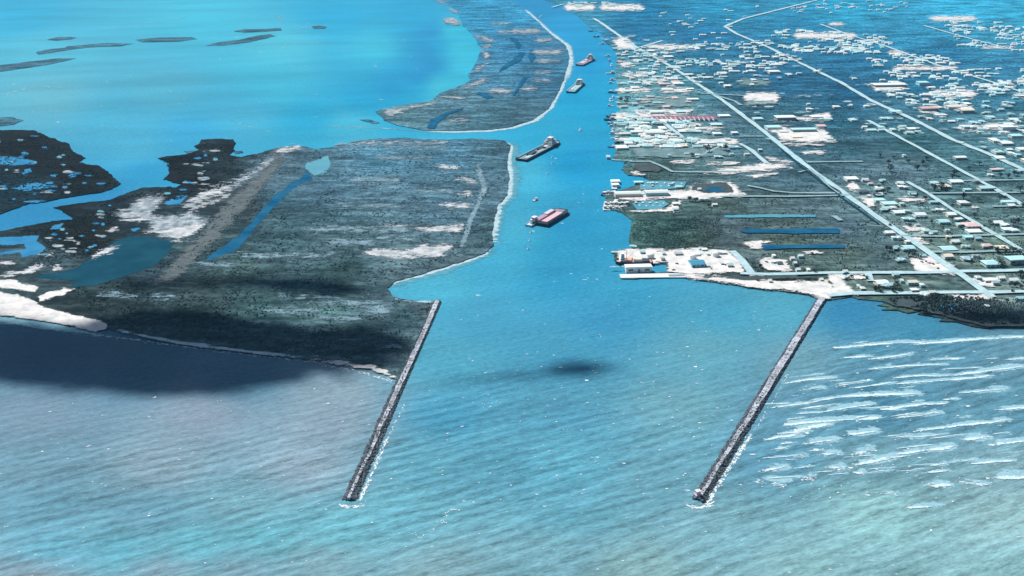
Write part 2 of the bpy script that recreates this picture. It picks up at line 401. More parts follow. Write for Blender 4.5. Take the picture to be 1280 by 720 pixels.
#CALIB_BEGIN
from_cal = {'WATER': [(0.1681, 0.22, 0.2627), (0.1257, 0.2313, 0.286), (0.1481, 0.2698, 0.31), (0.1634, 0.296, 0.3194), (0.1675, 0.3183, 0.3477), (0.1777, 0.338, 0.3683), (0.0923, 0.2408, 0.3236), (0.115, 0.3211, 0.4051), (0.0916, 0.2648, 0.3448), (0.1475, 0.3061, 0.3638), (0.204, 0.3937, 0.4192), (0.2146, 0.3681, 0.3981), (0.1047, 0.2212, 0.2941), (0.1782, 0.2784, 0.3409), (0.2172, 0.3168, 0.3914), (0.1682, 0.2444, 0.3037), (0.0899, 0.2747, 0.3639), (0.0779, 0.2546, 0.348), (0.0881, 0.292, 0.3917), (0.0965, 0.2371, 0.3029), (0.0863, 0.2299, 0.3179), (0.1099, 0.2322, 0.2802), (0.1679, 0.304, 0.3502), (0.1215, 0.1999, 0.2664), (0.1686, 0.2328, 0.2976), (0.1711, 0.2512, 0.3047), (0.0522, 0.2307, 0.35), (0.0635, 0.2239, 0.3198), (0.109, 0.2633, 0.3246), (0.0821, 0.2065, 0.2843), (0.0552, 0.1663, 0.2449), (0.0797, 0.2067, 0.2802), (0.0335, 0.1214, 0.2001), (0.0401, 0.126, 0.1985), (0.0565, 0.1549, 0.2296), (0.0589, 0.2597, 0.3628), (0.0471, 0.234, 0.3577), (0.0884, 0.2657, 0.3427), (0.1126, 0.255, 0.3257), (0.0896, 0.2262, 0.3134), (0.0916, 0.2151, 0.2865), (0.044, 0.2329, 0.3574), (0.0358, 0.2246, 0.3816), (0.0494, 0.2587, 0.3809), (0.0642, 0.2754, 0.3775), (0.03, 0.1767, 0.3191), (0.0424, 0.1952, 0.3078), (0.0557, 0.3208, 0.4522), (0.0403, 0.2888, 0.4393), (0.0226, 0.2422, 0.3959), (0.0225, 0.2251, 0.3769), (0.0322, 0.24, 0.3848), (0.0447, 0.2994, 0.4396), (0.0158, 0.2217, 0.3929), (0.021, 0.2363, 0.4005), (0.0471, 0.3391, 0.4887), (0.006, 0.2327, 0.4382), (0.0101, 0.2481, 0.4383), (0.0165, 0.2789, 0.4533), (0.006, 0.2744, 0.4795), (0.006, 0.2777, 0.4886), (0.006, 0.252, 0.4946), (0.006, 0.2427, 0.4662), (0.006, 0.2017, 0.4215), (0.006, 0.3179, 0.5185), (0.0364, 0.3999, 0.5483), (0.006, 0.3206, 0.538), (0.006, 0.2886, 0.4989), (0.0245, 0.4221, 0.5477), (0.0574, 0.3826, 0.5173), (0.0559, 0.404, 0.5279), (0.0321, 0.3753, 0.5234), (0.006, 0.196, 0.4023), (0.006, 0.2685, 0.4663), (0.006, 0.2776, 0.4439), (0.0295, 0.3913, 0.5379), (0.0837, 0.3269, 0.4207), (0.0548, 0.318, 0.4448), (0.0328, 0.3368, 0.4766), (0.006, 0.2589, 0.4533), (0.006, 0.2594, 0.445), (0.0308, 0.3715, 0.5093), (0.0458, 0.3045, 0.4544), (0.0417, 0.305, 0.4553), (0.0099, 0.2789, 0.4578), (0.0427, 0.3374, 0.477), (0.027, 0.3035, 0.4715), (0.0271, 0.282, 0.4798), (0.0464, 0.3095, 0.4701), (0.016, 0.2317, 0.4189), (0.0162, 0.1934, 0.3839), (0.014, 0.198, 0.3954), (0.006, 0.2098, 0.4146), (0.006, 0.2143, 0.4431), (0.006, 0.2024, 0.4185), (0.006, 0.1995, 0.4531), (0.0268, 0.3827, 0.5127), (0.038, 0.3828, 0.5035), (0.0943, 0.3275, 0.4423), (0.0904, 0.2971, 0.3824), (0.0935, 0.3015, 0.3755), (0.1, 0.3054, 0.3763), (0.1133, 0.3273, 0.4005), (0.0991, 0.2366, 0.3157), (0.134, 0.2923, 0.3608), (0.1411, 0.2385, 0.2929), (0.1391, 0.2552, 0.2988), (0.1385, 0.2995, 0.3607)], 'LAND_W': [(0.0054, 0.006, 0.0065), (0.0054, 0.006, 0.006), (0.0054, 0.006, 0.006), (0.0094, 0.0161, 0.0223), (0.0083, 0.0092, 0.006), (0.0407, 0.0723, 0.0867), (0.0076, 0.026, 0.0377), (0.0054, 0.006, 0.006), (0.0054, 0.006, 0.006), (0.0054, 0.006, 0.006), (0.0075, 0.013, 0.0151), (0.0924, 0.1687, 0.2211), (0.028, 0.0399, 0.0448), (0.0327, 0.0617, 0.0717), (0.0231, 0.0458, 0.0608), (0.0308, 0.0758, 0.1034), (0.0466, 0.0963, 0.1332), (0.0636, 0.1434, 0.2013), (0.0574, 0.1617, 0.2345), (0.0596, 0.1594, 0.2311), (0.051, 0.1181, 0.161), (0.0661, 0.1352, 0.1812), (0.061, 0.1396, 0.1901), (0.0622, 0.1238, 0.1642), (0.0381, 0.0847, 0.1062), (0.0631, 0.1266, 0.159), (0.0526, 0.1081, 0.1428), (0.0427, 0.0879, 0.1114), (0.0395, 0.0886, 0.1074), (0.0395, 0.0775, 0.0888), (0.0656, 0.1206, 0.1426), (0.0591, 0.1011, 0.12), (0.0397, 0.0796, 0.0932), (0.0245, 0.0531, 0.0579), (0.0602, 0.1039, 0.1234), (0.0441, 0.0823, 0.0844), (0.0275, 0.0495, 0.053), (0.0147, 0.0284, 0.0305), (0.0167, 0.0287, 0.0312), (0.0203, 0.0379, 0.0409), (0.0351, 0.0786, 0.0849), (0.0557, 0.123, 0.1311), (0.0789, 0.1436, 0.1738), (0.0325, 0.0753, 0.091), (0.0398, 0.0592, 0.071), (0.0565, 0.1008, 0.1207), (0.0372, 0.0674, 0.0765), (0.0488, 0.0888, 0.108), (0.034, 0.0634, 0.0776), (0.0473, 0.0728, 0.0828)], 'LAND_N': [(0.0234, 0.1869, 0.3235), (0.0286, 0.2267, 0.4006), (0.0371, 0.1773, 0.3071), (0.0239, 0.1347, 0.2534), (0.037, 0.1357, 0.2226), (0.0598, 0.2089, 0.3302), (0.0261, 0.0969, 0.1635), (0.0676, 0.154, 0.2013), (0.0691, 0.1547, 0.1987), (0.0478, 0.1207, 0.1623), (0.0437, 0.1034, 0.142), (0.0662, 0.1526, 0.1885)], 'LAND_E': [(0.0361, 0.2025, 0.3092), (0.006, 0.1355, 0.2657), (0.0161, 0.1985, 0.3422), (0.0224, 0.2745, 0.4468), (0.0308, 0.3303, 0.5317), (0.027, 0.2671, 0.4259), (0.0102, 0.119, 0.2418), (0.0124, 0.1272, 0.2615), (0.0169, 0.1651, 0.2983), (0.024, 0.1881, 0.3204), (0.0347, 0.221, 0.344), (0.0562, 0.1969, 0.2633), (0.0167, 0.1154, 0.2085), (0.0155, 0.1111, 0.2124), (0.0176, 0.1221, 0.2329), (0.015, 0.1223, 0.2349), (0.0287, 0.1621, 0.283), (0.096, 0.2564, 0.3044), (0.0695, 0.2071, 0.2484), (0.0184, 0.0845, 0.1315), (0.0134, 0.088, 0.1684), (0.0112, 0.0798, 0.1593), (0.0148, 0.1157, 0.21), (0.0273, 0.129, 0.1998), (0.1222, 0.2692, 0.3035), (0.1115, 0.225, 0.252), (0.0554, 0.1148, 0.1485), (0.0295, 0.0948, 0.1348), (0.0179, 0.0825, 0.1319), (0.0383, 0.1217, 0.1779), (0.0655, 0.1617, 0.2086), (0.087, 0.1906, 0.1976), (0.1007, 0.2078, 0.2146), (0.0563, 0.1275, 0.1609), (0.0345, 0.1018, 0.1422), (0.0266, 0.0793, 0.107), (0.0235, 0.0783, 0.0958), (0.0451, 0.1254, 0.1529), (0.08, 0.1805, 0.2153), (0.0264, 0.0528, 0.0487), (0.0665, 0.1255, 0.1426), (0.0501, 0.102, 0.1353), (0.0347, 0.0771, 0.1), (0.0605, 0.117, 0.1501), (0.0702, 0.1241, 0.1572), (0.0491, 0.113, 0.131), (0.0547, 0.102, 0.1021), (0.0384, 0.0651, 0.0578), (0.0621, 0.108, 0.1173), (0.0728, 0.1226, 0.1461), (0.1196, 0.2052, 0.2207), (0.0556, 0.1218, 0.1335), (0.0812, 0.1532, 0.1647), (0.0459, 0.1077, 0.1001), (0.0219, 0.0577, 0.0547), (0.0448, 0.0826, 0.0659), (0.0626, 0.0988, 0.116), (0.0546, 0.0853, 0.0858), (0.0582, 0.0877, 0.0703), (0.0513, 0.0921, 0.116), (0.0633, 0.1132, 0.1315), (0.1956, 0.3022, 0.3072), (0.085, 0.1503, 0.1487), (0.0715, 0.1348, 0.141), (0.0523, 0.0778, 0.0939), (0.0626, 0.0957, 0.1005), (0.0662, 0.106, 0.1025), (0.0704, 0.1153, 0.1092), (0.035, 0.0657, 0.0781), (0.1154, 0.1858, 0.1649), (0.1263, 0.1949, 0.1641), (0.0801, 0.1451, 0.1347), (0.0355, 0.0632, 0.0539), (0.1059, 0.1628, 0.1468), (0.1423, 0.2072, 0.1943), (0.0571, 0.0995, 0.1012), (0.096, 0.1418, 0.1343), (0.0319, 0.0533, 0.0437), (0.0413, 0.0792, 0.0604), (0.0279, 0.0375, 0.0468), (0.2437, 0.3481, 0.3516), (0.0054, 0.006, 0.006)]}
#CALIB_END

def ctrl_points(name, pts):
    cal = from_cal.get(name)
    return [(x, y, cal[i] if cal else tuple(0.75 * k for k in lin(c))) for i, (x, y, c) in enumerate(pts)]

# survey colours of the water: silt, shoals, depth, and shade painted under the left cloud
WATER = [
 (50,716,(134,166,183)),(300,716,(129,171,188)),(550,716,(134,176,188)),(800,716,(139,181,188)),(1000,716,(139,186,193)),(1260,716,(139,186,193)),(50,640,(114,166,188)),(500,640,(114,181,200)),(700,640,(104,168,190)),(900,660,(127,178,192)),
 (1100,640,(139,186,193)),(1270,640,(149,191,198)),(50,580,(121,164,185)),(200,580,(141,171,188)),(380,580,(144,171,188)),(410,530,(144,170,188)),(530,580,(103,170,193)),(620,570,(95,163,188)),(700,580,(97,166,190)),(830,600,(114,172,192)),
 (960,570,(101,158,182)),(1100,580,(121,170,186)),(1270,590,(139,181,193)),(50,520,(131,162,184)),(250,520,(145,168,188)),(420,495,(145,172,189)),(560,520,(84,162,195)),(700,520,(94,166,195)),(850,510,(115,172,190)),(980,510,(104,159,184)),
 (1100,510,(87,144,172)),(1270,520,(99,153,176)),(60,445,(75,124,153)),(180,455,(79,128,156)),(300,468,(89,138,164)),(560,450,(89,172,200)),(700,435,(79,162,195)),(880,440,(105,172,194)),(1000,450,(113,164,184)),(1150,450,(99,151,176)),  # points off the left shore darkened in colour to deepen the cloud shadow
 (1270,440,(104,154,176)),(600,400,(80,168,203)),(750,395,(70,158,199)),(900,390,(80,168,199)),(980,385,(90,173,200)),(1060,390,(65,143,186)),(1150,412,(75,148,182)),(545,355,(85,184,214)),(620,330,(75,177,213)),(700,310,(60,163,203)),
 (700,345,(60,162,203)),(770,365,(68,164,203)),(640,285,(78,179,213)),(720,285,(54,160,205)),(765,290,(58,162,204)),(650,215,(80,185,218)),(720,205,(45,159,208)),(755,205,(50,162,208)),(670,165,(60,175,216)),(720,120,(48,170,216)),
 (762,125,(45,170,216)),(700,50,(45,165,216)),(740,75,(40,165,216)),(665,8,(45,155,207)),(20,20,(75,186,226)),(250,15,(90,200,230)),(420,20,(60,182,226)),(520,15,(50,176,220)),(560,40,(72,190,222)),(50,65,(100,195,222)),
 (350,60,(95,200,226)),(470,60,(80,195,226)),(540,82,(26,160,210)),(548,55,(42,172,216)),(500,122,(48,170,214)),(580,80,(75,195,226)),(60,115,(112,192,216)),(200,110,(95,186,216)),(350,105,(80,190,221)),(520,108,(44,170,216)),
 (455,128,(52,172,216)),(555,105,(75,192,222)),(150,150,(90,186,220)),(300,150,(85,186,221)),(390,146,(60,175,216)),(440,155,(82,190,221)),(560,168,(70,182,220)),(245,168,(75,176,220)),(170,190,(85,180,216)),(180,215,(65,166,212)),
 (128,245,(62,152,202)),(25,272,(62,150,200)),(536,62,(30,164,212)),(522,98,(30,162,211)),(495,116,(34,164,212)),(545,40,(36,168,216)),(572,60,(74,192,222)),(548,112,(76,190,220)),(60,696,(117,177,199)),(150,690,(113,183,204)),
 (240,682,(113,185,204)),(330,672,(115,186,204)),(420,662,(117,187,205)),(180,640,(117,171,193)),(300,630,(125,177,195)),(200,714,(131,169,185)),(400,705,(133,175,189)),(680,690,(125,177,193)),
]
LAND_W = [   # the long island on the left
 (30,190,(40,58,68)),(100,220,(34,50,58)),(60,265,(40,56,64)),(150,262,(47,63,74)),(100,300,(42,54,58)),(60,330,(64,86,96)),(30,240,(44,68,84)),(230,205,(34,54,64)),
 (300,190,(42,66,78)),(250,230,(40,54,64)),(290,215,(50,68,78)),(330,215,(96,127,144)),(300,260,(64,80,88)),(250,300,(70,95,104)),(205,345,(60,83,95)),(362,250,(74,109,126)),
 (380,240,(84,119,138)),(420,230,(88,127,148)),(480,200,(80,127,152)),(560,195,(82,127,150)),(615,195,(82,121,140)),(480,240,(92,129,148)),(560,240,(88,127,146)),(610,240,(84,117,134)),
 (400,280,(76,109,122)),(480,270,(94,129,144)),(560,275,(88,123,140)),(600,290,(70,99,112)),(350,300,(70,101,112)),(420,310,(76,105,114)),(500,320,(98,129,140)),(560,322,(88,115,126)),
 (350,330,(70,97,106)),(430,338,(60,87,94)),(500,340,(84,111,122)),(300,340,(66,91,96)),(240,360,(62,83,89)),(150,375,(54,73,79)),(90,385,(54,71,77)),(250,385,(60,81,87)),
 (330,385,(74,107,113)),(420,385,(84,121,127)),(470,380,(82,113,125)),(510,395,(68,97,107)),(530,385,(76,97,107)),(490,440,(76,101,111)),(460,440,(64,87,95)),(400,435,(66,89,99)),
 (250,415,(64,87,97)),(170,405,(64,83,91)),
]
LAND_N = [   # the island beyond the inlet; haze painted in as blue at its far end
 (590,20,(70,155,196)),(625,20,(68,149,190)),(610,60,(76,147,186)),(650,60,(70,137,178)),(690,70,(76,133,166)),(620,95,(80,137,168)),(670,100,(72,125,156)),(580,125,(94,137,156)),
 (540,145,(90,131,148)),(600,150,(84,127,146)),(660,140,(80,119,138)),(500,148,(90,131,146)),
]
LAND_E = [   # the mainland; far rows bluer and paler, distance haze put into the colour
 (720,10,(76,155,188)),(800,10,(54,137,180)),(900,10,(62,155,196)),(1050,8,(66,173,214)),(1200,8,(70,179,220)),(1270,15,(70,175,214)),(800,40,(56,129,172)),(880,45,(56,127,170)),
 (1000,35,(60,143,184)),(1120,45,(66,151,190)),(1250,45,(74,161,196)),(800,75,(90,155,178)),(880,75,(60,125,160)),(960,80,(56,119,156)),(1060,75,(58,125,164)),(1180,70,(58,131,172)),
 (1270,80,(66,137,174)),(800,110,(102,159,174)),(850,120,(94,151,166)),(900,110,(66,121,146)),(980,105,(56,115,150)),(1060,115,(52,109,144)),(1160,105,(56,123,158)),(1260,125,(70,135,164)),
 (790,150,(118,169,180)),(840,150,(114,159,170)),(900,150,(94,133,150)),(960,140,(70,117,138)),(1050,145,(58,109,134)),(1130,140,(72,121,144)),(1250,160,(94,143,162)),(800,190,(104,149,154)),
 (870,190,(108,151,156)),(930,180,(82,121,136)),(990,190,(70,113,132)),(1060,190,(68,109,126)),(1140,180,(64,107,120)),(1220,195,(80,125,138)),(1275,200,(90,133,146)),(820,215,(72,101,104)),
 (870,225,(82,113,122)),(960,215,(86,121,138)),(1000,225,(82,117,132)),(1060,215,(88,121,136)),(1130,215,(92,123,138)),(1230,215,(86,127,138)),(840,252,(90,121,124)),(900,258,(82,107,108)),
 (960,255,(86,113,120)),(1010,260,(90,117,128)),(1080,240,(114,147,154)),(1180,245,(90,127,134)),(1260,245,(88,121,128)),(800,290,(64,97,98)),(850,285,(56,85,88)),(880,300,(64,87,88)),
 (910,280,(86,109,118)),(980,282,(88,111,114)),(980,298,(84,105,102)),(1060,285,(88,117,130)),(1100,300,(92,121,130)),(1140,285,(122,151,154)),(1200,290,(104,135,136)),(1260,270,(94,127,132)),
 (900,300,(76,97,104)),(940,325,(90,113,118)),(1000,330,(84,107,108)),(1060,320,(88,113,114)),(1100,330,(88,115,122)),(1180,305,(106,133,130)),(1240,310,(102,129,124)),(1270,330,(94,125,124)),
 (1000,352,(70,93,92)),(1060,358,(106,131,128)),(1110,350,(106,129,128)),(1190,355,(88,115,118)),(1260,358,(120,145,144)),(1150,384,(48,67,70)),(1110,376,(70,97,94)),(1200,396,(42,57,66)),
 (1270,390,(82,105,110)),(1260,406,(44,59,66)),
]

OUT_W = [(551,376),(525,425),(499,477),(492,474),(470,464),(455,460),(390,450),(320,443),(225,431),(135,412),(120,415),(75,404.5),(0,393),(-90,384),(-260,380),
 (-260,292),(-90,292),(0,290),(30,284),(65,277),(92,275),(88,270),(67,260),(100,255),(137,251),(162,241),(180,235),(220,235),(227,231),(205,225),(212,217),(210,203),(197,199),(210,196),(232,194),(250,188),(242,184),(250,180),(252,175),(292,175),(295,180),(287,195),(300,197),(320,193),(342,187),(370,182),(385,184),(395,187),(420,184),(440,178),(460,175),(507,173),(527,175),(560,175),(595,174),(630,176),(638,182),(634,205),(637,222),(634,245),(622,257),(617,280),(615,295),(617,307),(607,317),(570,330),(532,342),(495,352),(484,360),(492,372),(510,377),(537,378)]
OUT_NW = [(-260,160),(-90,160),(0,163),(42,164),(67,174),(85,180),(90,190),(107,199),(96,204),(107,206),(125,209),(140,219),(152,230),(140,237),(122,242),(107,244),(70,250),(37,255),(0,268),(-90,276),(-260,280)]
OUT_N = [(500,-60),(542,0),(556,3),(570,12),(579,32),(592,45),(602,60),(597,75),(585,95),(587,102),(570,110),(550,117),(537,127),(510,131),(480,136),(470,140),(480,150),(495,157),(532,164),(570,164),(610,163),(640,159),(667,150),(687,135),(700,112),(707,92),(712,72),(707,57),(687,42),(672,27),(655,12),(640,0),(590,-60)]
OUT_E = [(625,-60),(680,0),(702,7),(722,20),(740,37),(752,42),(755,52),(770,65),(770,76),(768,90),(771,110),(772,122),(769,132),(776,138),(766,144),(765,157),(770,170),(771,184),(766,197),(767,201),(790,202),(779,208),(777,213),(785,220),(806,222),(812,226),(778,238),(766,240),(758,246),(756,252),(762,262),(778,267),(790,276),(788,290),(786,302),(791,311),(768,314),(768,326),(778,329),(833,331),(834,341),(780,344),(778,349),(858,348),(880,352),(915,357),(955,362),(1008,369),(1022,374),(1034,376),(1065,372),(1072,375),(1115,378.5),(1097,382.5),(1112,384.5),(1102,388),(1122,389),(1135,393),(1152,389.5),(1147,394),(1164,396),(1180,398.5),(1174,402),(1194,403.5),(1212,408),(1236,411.5),(1252,408.5),(1280,410.5),(1400,408),(1600,400),(2300,380),(2300,-60)]

def base_land(name, outline, ctrl, spacing, amp, zoff=0.0):
    edge = ragged(outline, amp)
    n = len(edge)
    xs = np.array(outline); x0, y0 = xs.min(0); x1, y1 = xs.max(0)
    gx, gy = np.meshgrid(np.arange(x0, x1, spacing), np.arange(y0, y1, spacing * 0.7))
    P = np.stack([gx.ravel(), gy.ravel()], 1) + RNG.uniform(-.35, .35, (gx.size, 2)) * spacing
    P = P[(sdist(P, outline) > spacing * 0.45)]
    I = GA(P)
    co = [Vector(e) for e in edge] + [Vector(p) for p in I]
    v, e, f, *_ = geometry.delaunay_2d_cdt(co, [], [list(range(n))], 1, 1e-5)
    V = [(p.x, p.y, Z_LAND + zoff) for p in v]
    F = [tuple(q) for q in f]
    me0 = len(V)
    # the bank round the edge
    cnt = {}
    for q in F:
        for i in range(len(q)):
            a, b = q[i], q[(i + 1) % len(q)]
            cnt[(a, b)] = 1
    rim = [(a, b) for (a, b) in cnt if (b, a) not in cnt]
    low = {}
    for a, b in rim:
        for k in (a, b):
            if k not in low:
                low[k] = len(V); V.append((V[k][0], V[k][1], -0.6))
    F += [(b, a, low[a], low[b]) for a, b in rim]
    me = mesh_from(name, V, F, M_LAND)
    Q = np.array([INV(p[0], p[1]) for p in V])
    set_colours(me, blend_points(Q, ctrl))
    o = link(name, me)
    return tag(o, kind='structure')

LW, LN, LE = ctrl_points('LAND_W', LAND_W), ctrl_points('LAND_N', LAND_N), ctrl_points('LAND_E', LAND_E)
base_land('marsh_land', OUT_W, LW, 9, 1.3)
base_land('marsh_land', OUT_NW, LW, 10, 1.6)
base_land('spit_land', OUT_N, LN, 9, 0.8)
base_land('mainland', OUT_E, LE, 11, 0.7)

# water: one sheet, finer near the inlet
def water_sheet():
    ys = [-1800, -600, 0, 250] + list(np.arange(400, 1500, 14)) + list(np.arange(1500, 3200, 30)) + list(np.arange(3200, 6500, 80)) + [7500, 9500, 12000, 14500]
    xs = [-11000, -7000, -5000] + list(np.arange(-3600, -1000, 120)) + list(np.arange(-1000, 1000, 16)) + list(np.arange(1000, 3600, 120)) + [5000, 7000, 11000]
    X, Y = np.meshgrid(xs, ys); ny, nx = X.shape
    V = np.stack([X.ravel(), Y.ravel(), np.zeros(X.size)], 1)
    idx = np.arange(ny * nx).reshape(ny, nx)
    F = np.stack([idx[:-1, :-1], idx[:-1, 1:], idx[1:, 1:], idx[1:, :-1]], -1).reshape(-1, 4)
    me = bpy.data.meshes.new('sea_water')
    me.from_pydata(V.tolist(), [], F.tolist()); me.materials.append(M_WATER); me.update()
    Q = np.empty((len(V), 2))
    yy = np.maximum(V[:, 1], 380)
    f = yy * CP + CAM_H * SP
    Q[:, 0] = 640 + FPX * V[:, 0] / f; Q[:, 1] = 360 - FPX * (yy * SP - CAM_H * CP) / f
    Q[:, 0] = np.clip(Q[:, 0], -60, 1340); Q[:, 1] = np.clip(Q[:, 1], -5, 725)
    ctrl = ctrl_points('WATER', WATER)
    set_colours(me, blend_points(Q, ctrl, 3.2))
    # how rough the sea is: open swell outside the inlet, calm in the bay and channel
    ch = np.clip(smooth((Q[:, 1] - 400) / 190) * 0.95 + 0.12, 0, 1)
    right = smooth((Q[:, 0] - (1030 - (Q[:, 1] - 375) * 0.62)) / 30) * smooth((Q[:, 1] - 400) / 40)
    ch = np.maximum(ch, right * 0.9)
    lee = smooth((455 - Q[:, 0]) / 160) * smooth((580 - Q[:, 1]) / 60)
    ch = ch * (1 - 0.6 * lee)
    set_float(me, ch, 'chop')
    tag(link('sea_water', me), kind='structure')
water_sheet()

# ------------------------------------------------------------------ sheets on the ground
_layer = [0]
def sheet(name, polys, mat, amp=0.8, z=None, seed=0.0, satellites=0):
    """flat ragged patches; every patch lies on its own layer"""
    V, F = [], []
    for p in polys:
        _layer[0] += 1
        zz = (Z_LAND + 0.03 + 0.006 * _layer[0]) if z is None else z + 0.004 * (_layer[0] % 40)
        e = ragged(p, amp, True, seed + len(V) * 0.01)
        k = len(V)
        V += [(a, b, zz) for a, b in e]
        F += [tuple(i + k for i in t) for t in tess(e)]
        if satellites:
            P = np.array(p, float); lo, hi = P.min(0) - (10, 2.5), P.max(0) + (10, 2.5)
            S = RNG.uniform(lo, hi, (satellites * 6, 2)); d = sdist(S, p)
            S = S[(d < -0.2) & (d > -9)][:satellites]
            for s in S:
                r = random.uniform(0.5, 1.9); el = random.uniform(1.2, 3.4); k = len(V); m = MPP(s[1])
                w = G(*s); q = []
                for j in range(8):
                    a = 2 * math.pi * j / 8; rr = r * m * random.uniform(.6, 1.25)
                    q.append((w.x + rr * el * math.cos(a), w.y + rr * 1.5 * math.sin(a), zz + 0.001))
                V += q; F.append(tuple(range(k, k + 8)))
    return tag(link(name, mesh_from(name, V, F, mat)), kind='structure')

def soft_mat(m):
    """the same surface, thinning out towards its rim so that the ground below shows through"""
    c = m.copy(); nt = c.node_tree; b = nt.nodes['Principled BSDF']
    at = N(nt, 'ShaderNodeAttribute', attribute_name='cover')
    n = noise_node(nt, 0.07, 6, 0.75, (0, (0.6, 1.4, 1)))
    n2 = noise_node(nt, 0.35, 3, 0.6)
    k = math_node(nt, 'ADD', at.outputs['Fac'], maprange(nt, n.outputs[0], 0.25, 0.75, -0.85, 0.7))
    k = math_node(nt, 'ADD', k, maprange(nt, n2.outputs[0], 0.3, 0.7, -0.18, 0.18))
    nt.links.new(maprange(nt, k, 0.38, 0.66, 0, 1), b.inputs['Alpha'])
    return c
_soft = {}
def patch(name, polys, mat, soft=3.0, step=1.5, group=None):
    """ground cover with a broken, uneven rim"""
    if mat.name not in _soft: _soft[mat.name] = soft_mat(mat)
    V, F, C = [], [], []
    for p in polys:
        _layer[0] += 1
        zz = Z_LAND + 0.03 + 0.006 * _layer[0]
        P = np.array(p, float); lo, hi = P.min(0) - soft - 1, P.max(0) + soft + 1
        sy = step * 0.7
        xs, ys = np.arange(lo[0], hi[0] + step, step), np.arange(lo[1], hi[1] + sy, sy)
        X, Y = np.meshgrid(xs, ys); Q = np.stack([X.ravel(), Y.ravel()], 1)
        d = sdist(Q, p); cov = np.clip(0.5 + d / (2 * soft), -0.2, 1.2)
        keep = (cov > -0.15).reshape(X.shape)
        W = GA(Q); k = len(V)
        V += [(a, b, zz) for a, b in W]; C += cov.tolist()
        ny, nx = X.shape
        for j in range(ny - 1):
            for i in range(nx - 1):
                if keep[j, i] or keep[j + 1, i] or keep[j, i + 1] or keep[j + 1, i + 1]:
                    a = k + j * nx + i
                    F.append((a + nx, a + nx + 1, a + 1, a))
    me = mesh_from(name, V, F, _soft[mat.name]); set_float(me, C, 'cover')
    return tag(link(name, me), kind='structure')

def strip_poly(pts, wpx_m, jitter=0.12):
    """centre line (survey) -> ground polygon of a given width in metres"""
    W = GA(pts); pts2 = []
    for i in range(len(W) - 1):
        d = np.hypot(*(W[i + 1] - W[i])); k = max(1, int(d / 25))
        for j in range(k): pts2.append(W[i] + (W[i + 1] - W[i]) * j / k)
    pts2.append(W[-1]); W = np.array(pts2)
    T = np.gradient(W, axis=0); T /= np.linalg.norm(T, axis=1)[:, None] + 1e-9
    Nn = np.stack([-T[:, 1], T[:, 0]], 1)
    h = wpx_m / 2 * (1 + jitter * RNG.standard_normal(len(W)))[:, None]
    h2 = wpx_m / 2 * (1 + jitter * RNG.standard_normal(len(W)))[:, None]
    return W + Nn * h, W - Nn * h2

def strip(name, pts, width, mat, jitter=0.1, kind='structure', z=None):
    A, B = strip_poly(pts, width, jitter)
    _layer[0] += 1
    zz = (Z_LAND + 0.03 + 0.006 * _layer[0]) if z is None else z + 0.004 * (_layer[0] % 40)
    n = len(A)
    V = [(p[0], p[1], zz) for p in A] + [(p[0], p[1], zz) for p in B]
    F = [(i + n, i + n + 1, i + 1, i) for i in range(n - 1)]
    return tag(link(name, mesh_from(name, V, F, mat)), kind=kind)

def soft_strip(name, pts, width, mat, jitter=0.35, z=None, profile=(0.0, .75, 1.15, .75, 0.0), into=None):
    """a band that thins out on both sides"""
    if mat.name not in _soft: _soft[mat.name] = soft_mat(mat)
    A, B = strip_poly(pts, width, 0.02); n = len(A)
    wob = np.array([noise.noise(Vector((a[0] / (width * 5), a[1] / (width * 5), 1.7))) for a in A])
    wid = (1 + jitter * 1.6 * wob)[:, None]; mid = (A + B) / 2; V, C, F = [], [], []
    _layer[0] += 1
    zz = (Z_LAND + 0.03 + 0.006 * _layer[0]) if z is None else z + (0.0004 * _layer[0] if into is None else 0.0008 * len(into[0]) / 60)
    m = len(profile)
    for k, pr in enumerate(profile):
        t = k / (m - 1); q = mid + (A - mid) * (1 - 2 * t) * wid
        V += [(a, b_, zz) for a, b_ in q]; end = np.minimum(np.arange(n), np.arange(n)[::-1]) / 2.0
        C += (pr * np.clip(end + .3, 0, 1)).tolist()
    for k in range(m - 1):
        F += [((k + 1) * n + i, (k + 1) * n + i + 1, k * n + i + 1, k * n + i) for i in range(n - 1)]
    if into is not None:
        k = len(into[0]); into[0].extend(V); into[1].extend(tuple(i + k for i in f) for f in F); into[2].extend(C); return
    return soft_object(name, V, F, C, mat)
def soft_object(name, V, F, C, mat):
    me = mesh_from(name, V, F, _soft[mat.name]); set_float(me, C, 'cover')
    return tag(link(name, me), kind='structure')

def E(cx, cy, rx, ry, n=14, sk=0.0):
    return [(cx + rx * math.cos(2 * math.pi * k / n) + sk * ry * math.sin(2 * math.pi * k / n), cy + ry * math.sin(2 * math.pi * k / n)) for k in range(n)]

def B4(x0, y0, x1, y1, sk=0.0):
    """low flat bar with tapering ends"""
    w = min(6, (x1 - x0) * 0.18); ym = (y0 + y1) / 2
    return [(x0, ym), (x0 + w, y0), ((x0 + x1) / 2, y0), (x1 - w, y0), (x1, ym), (x1 - w, y1), ((x0 + x1) / 2, y1), (x0 + w, y1)]

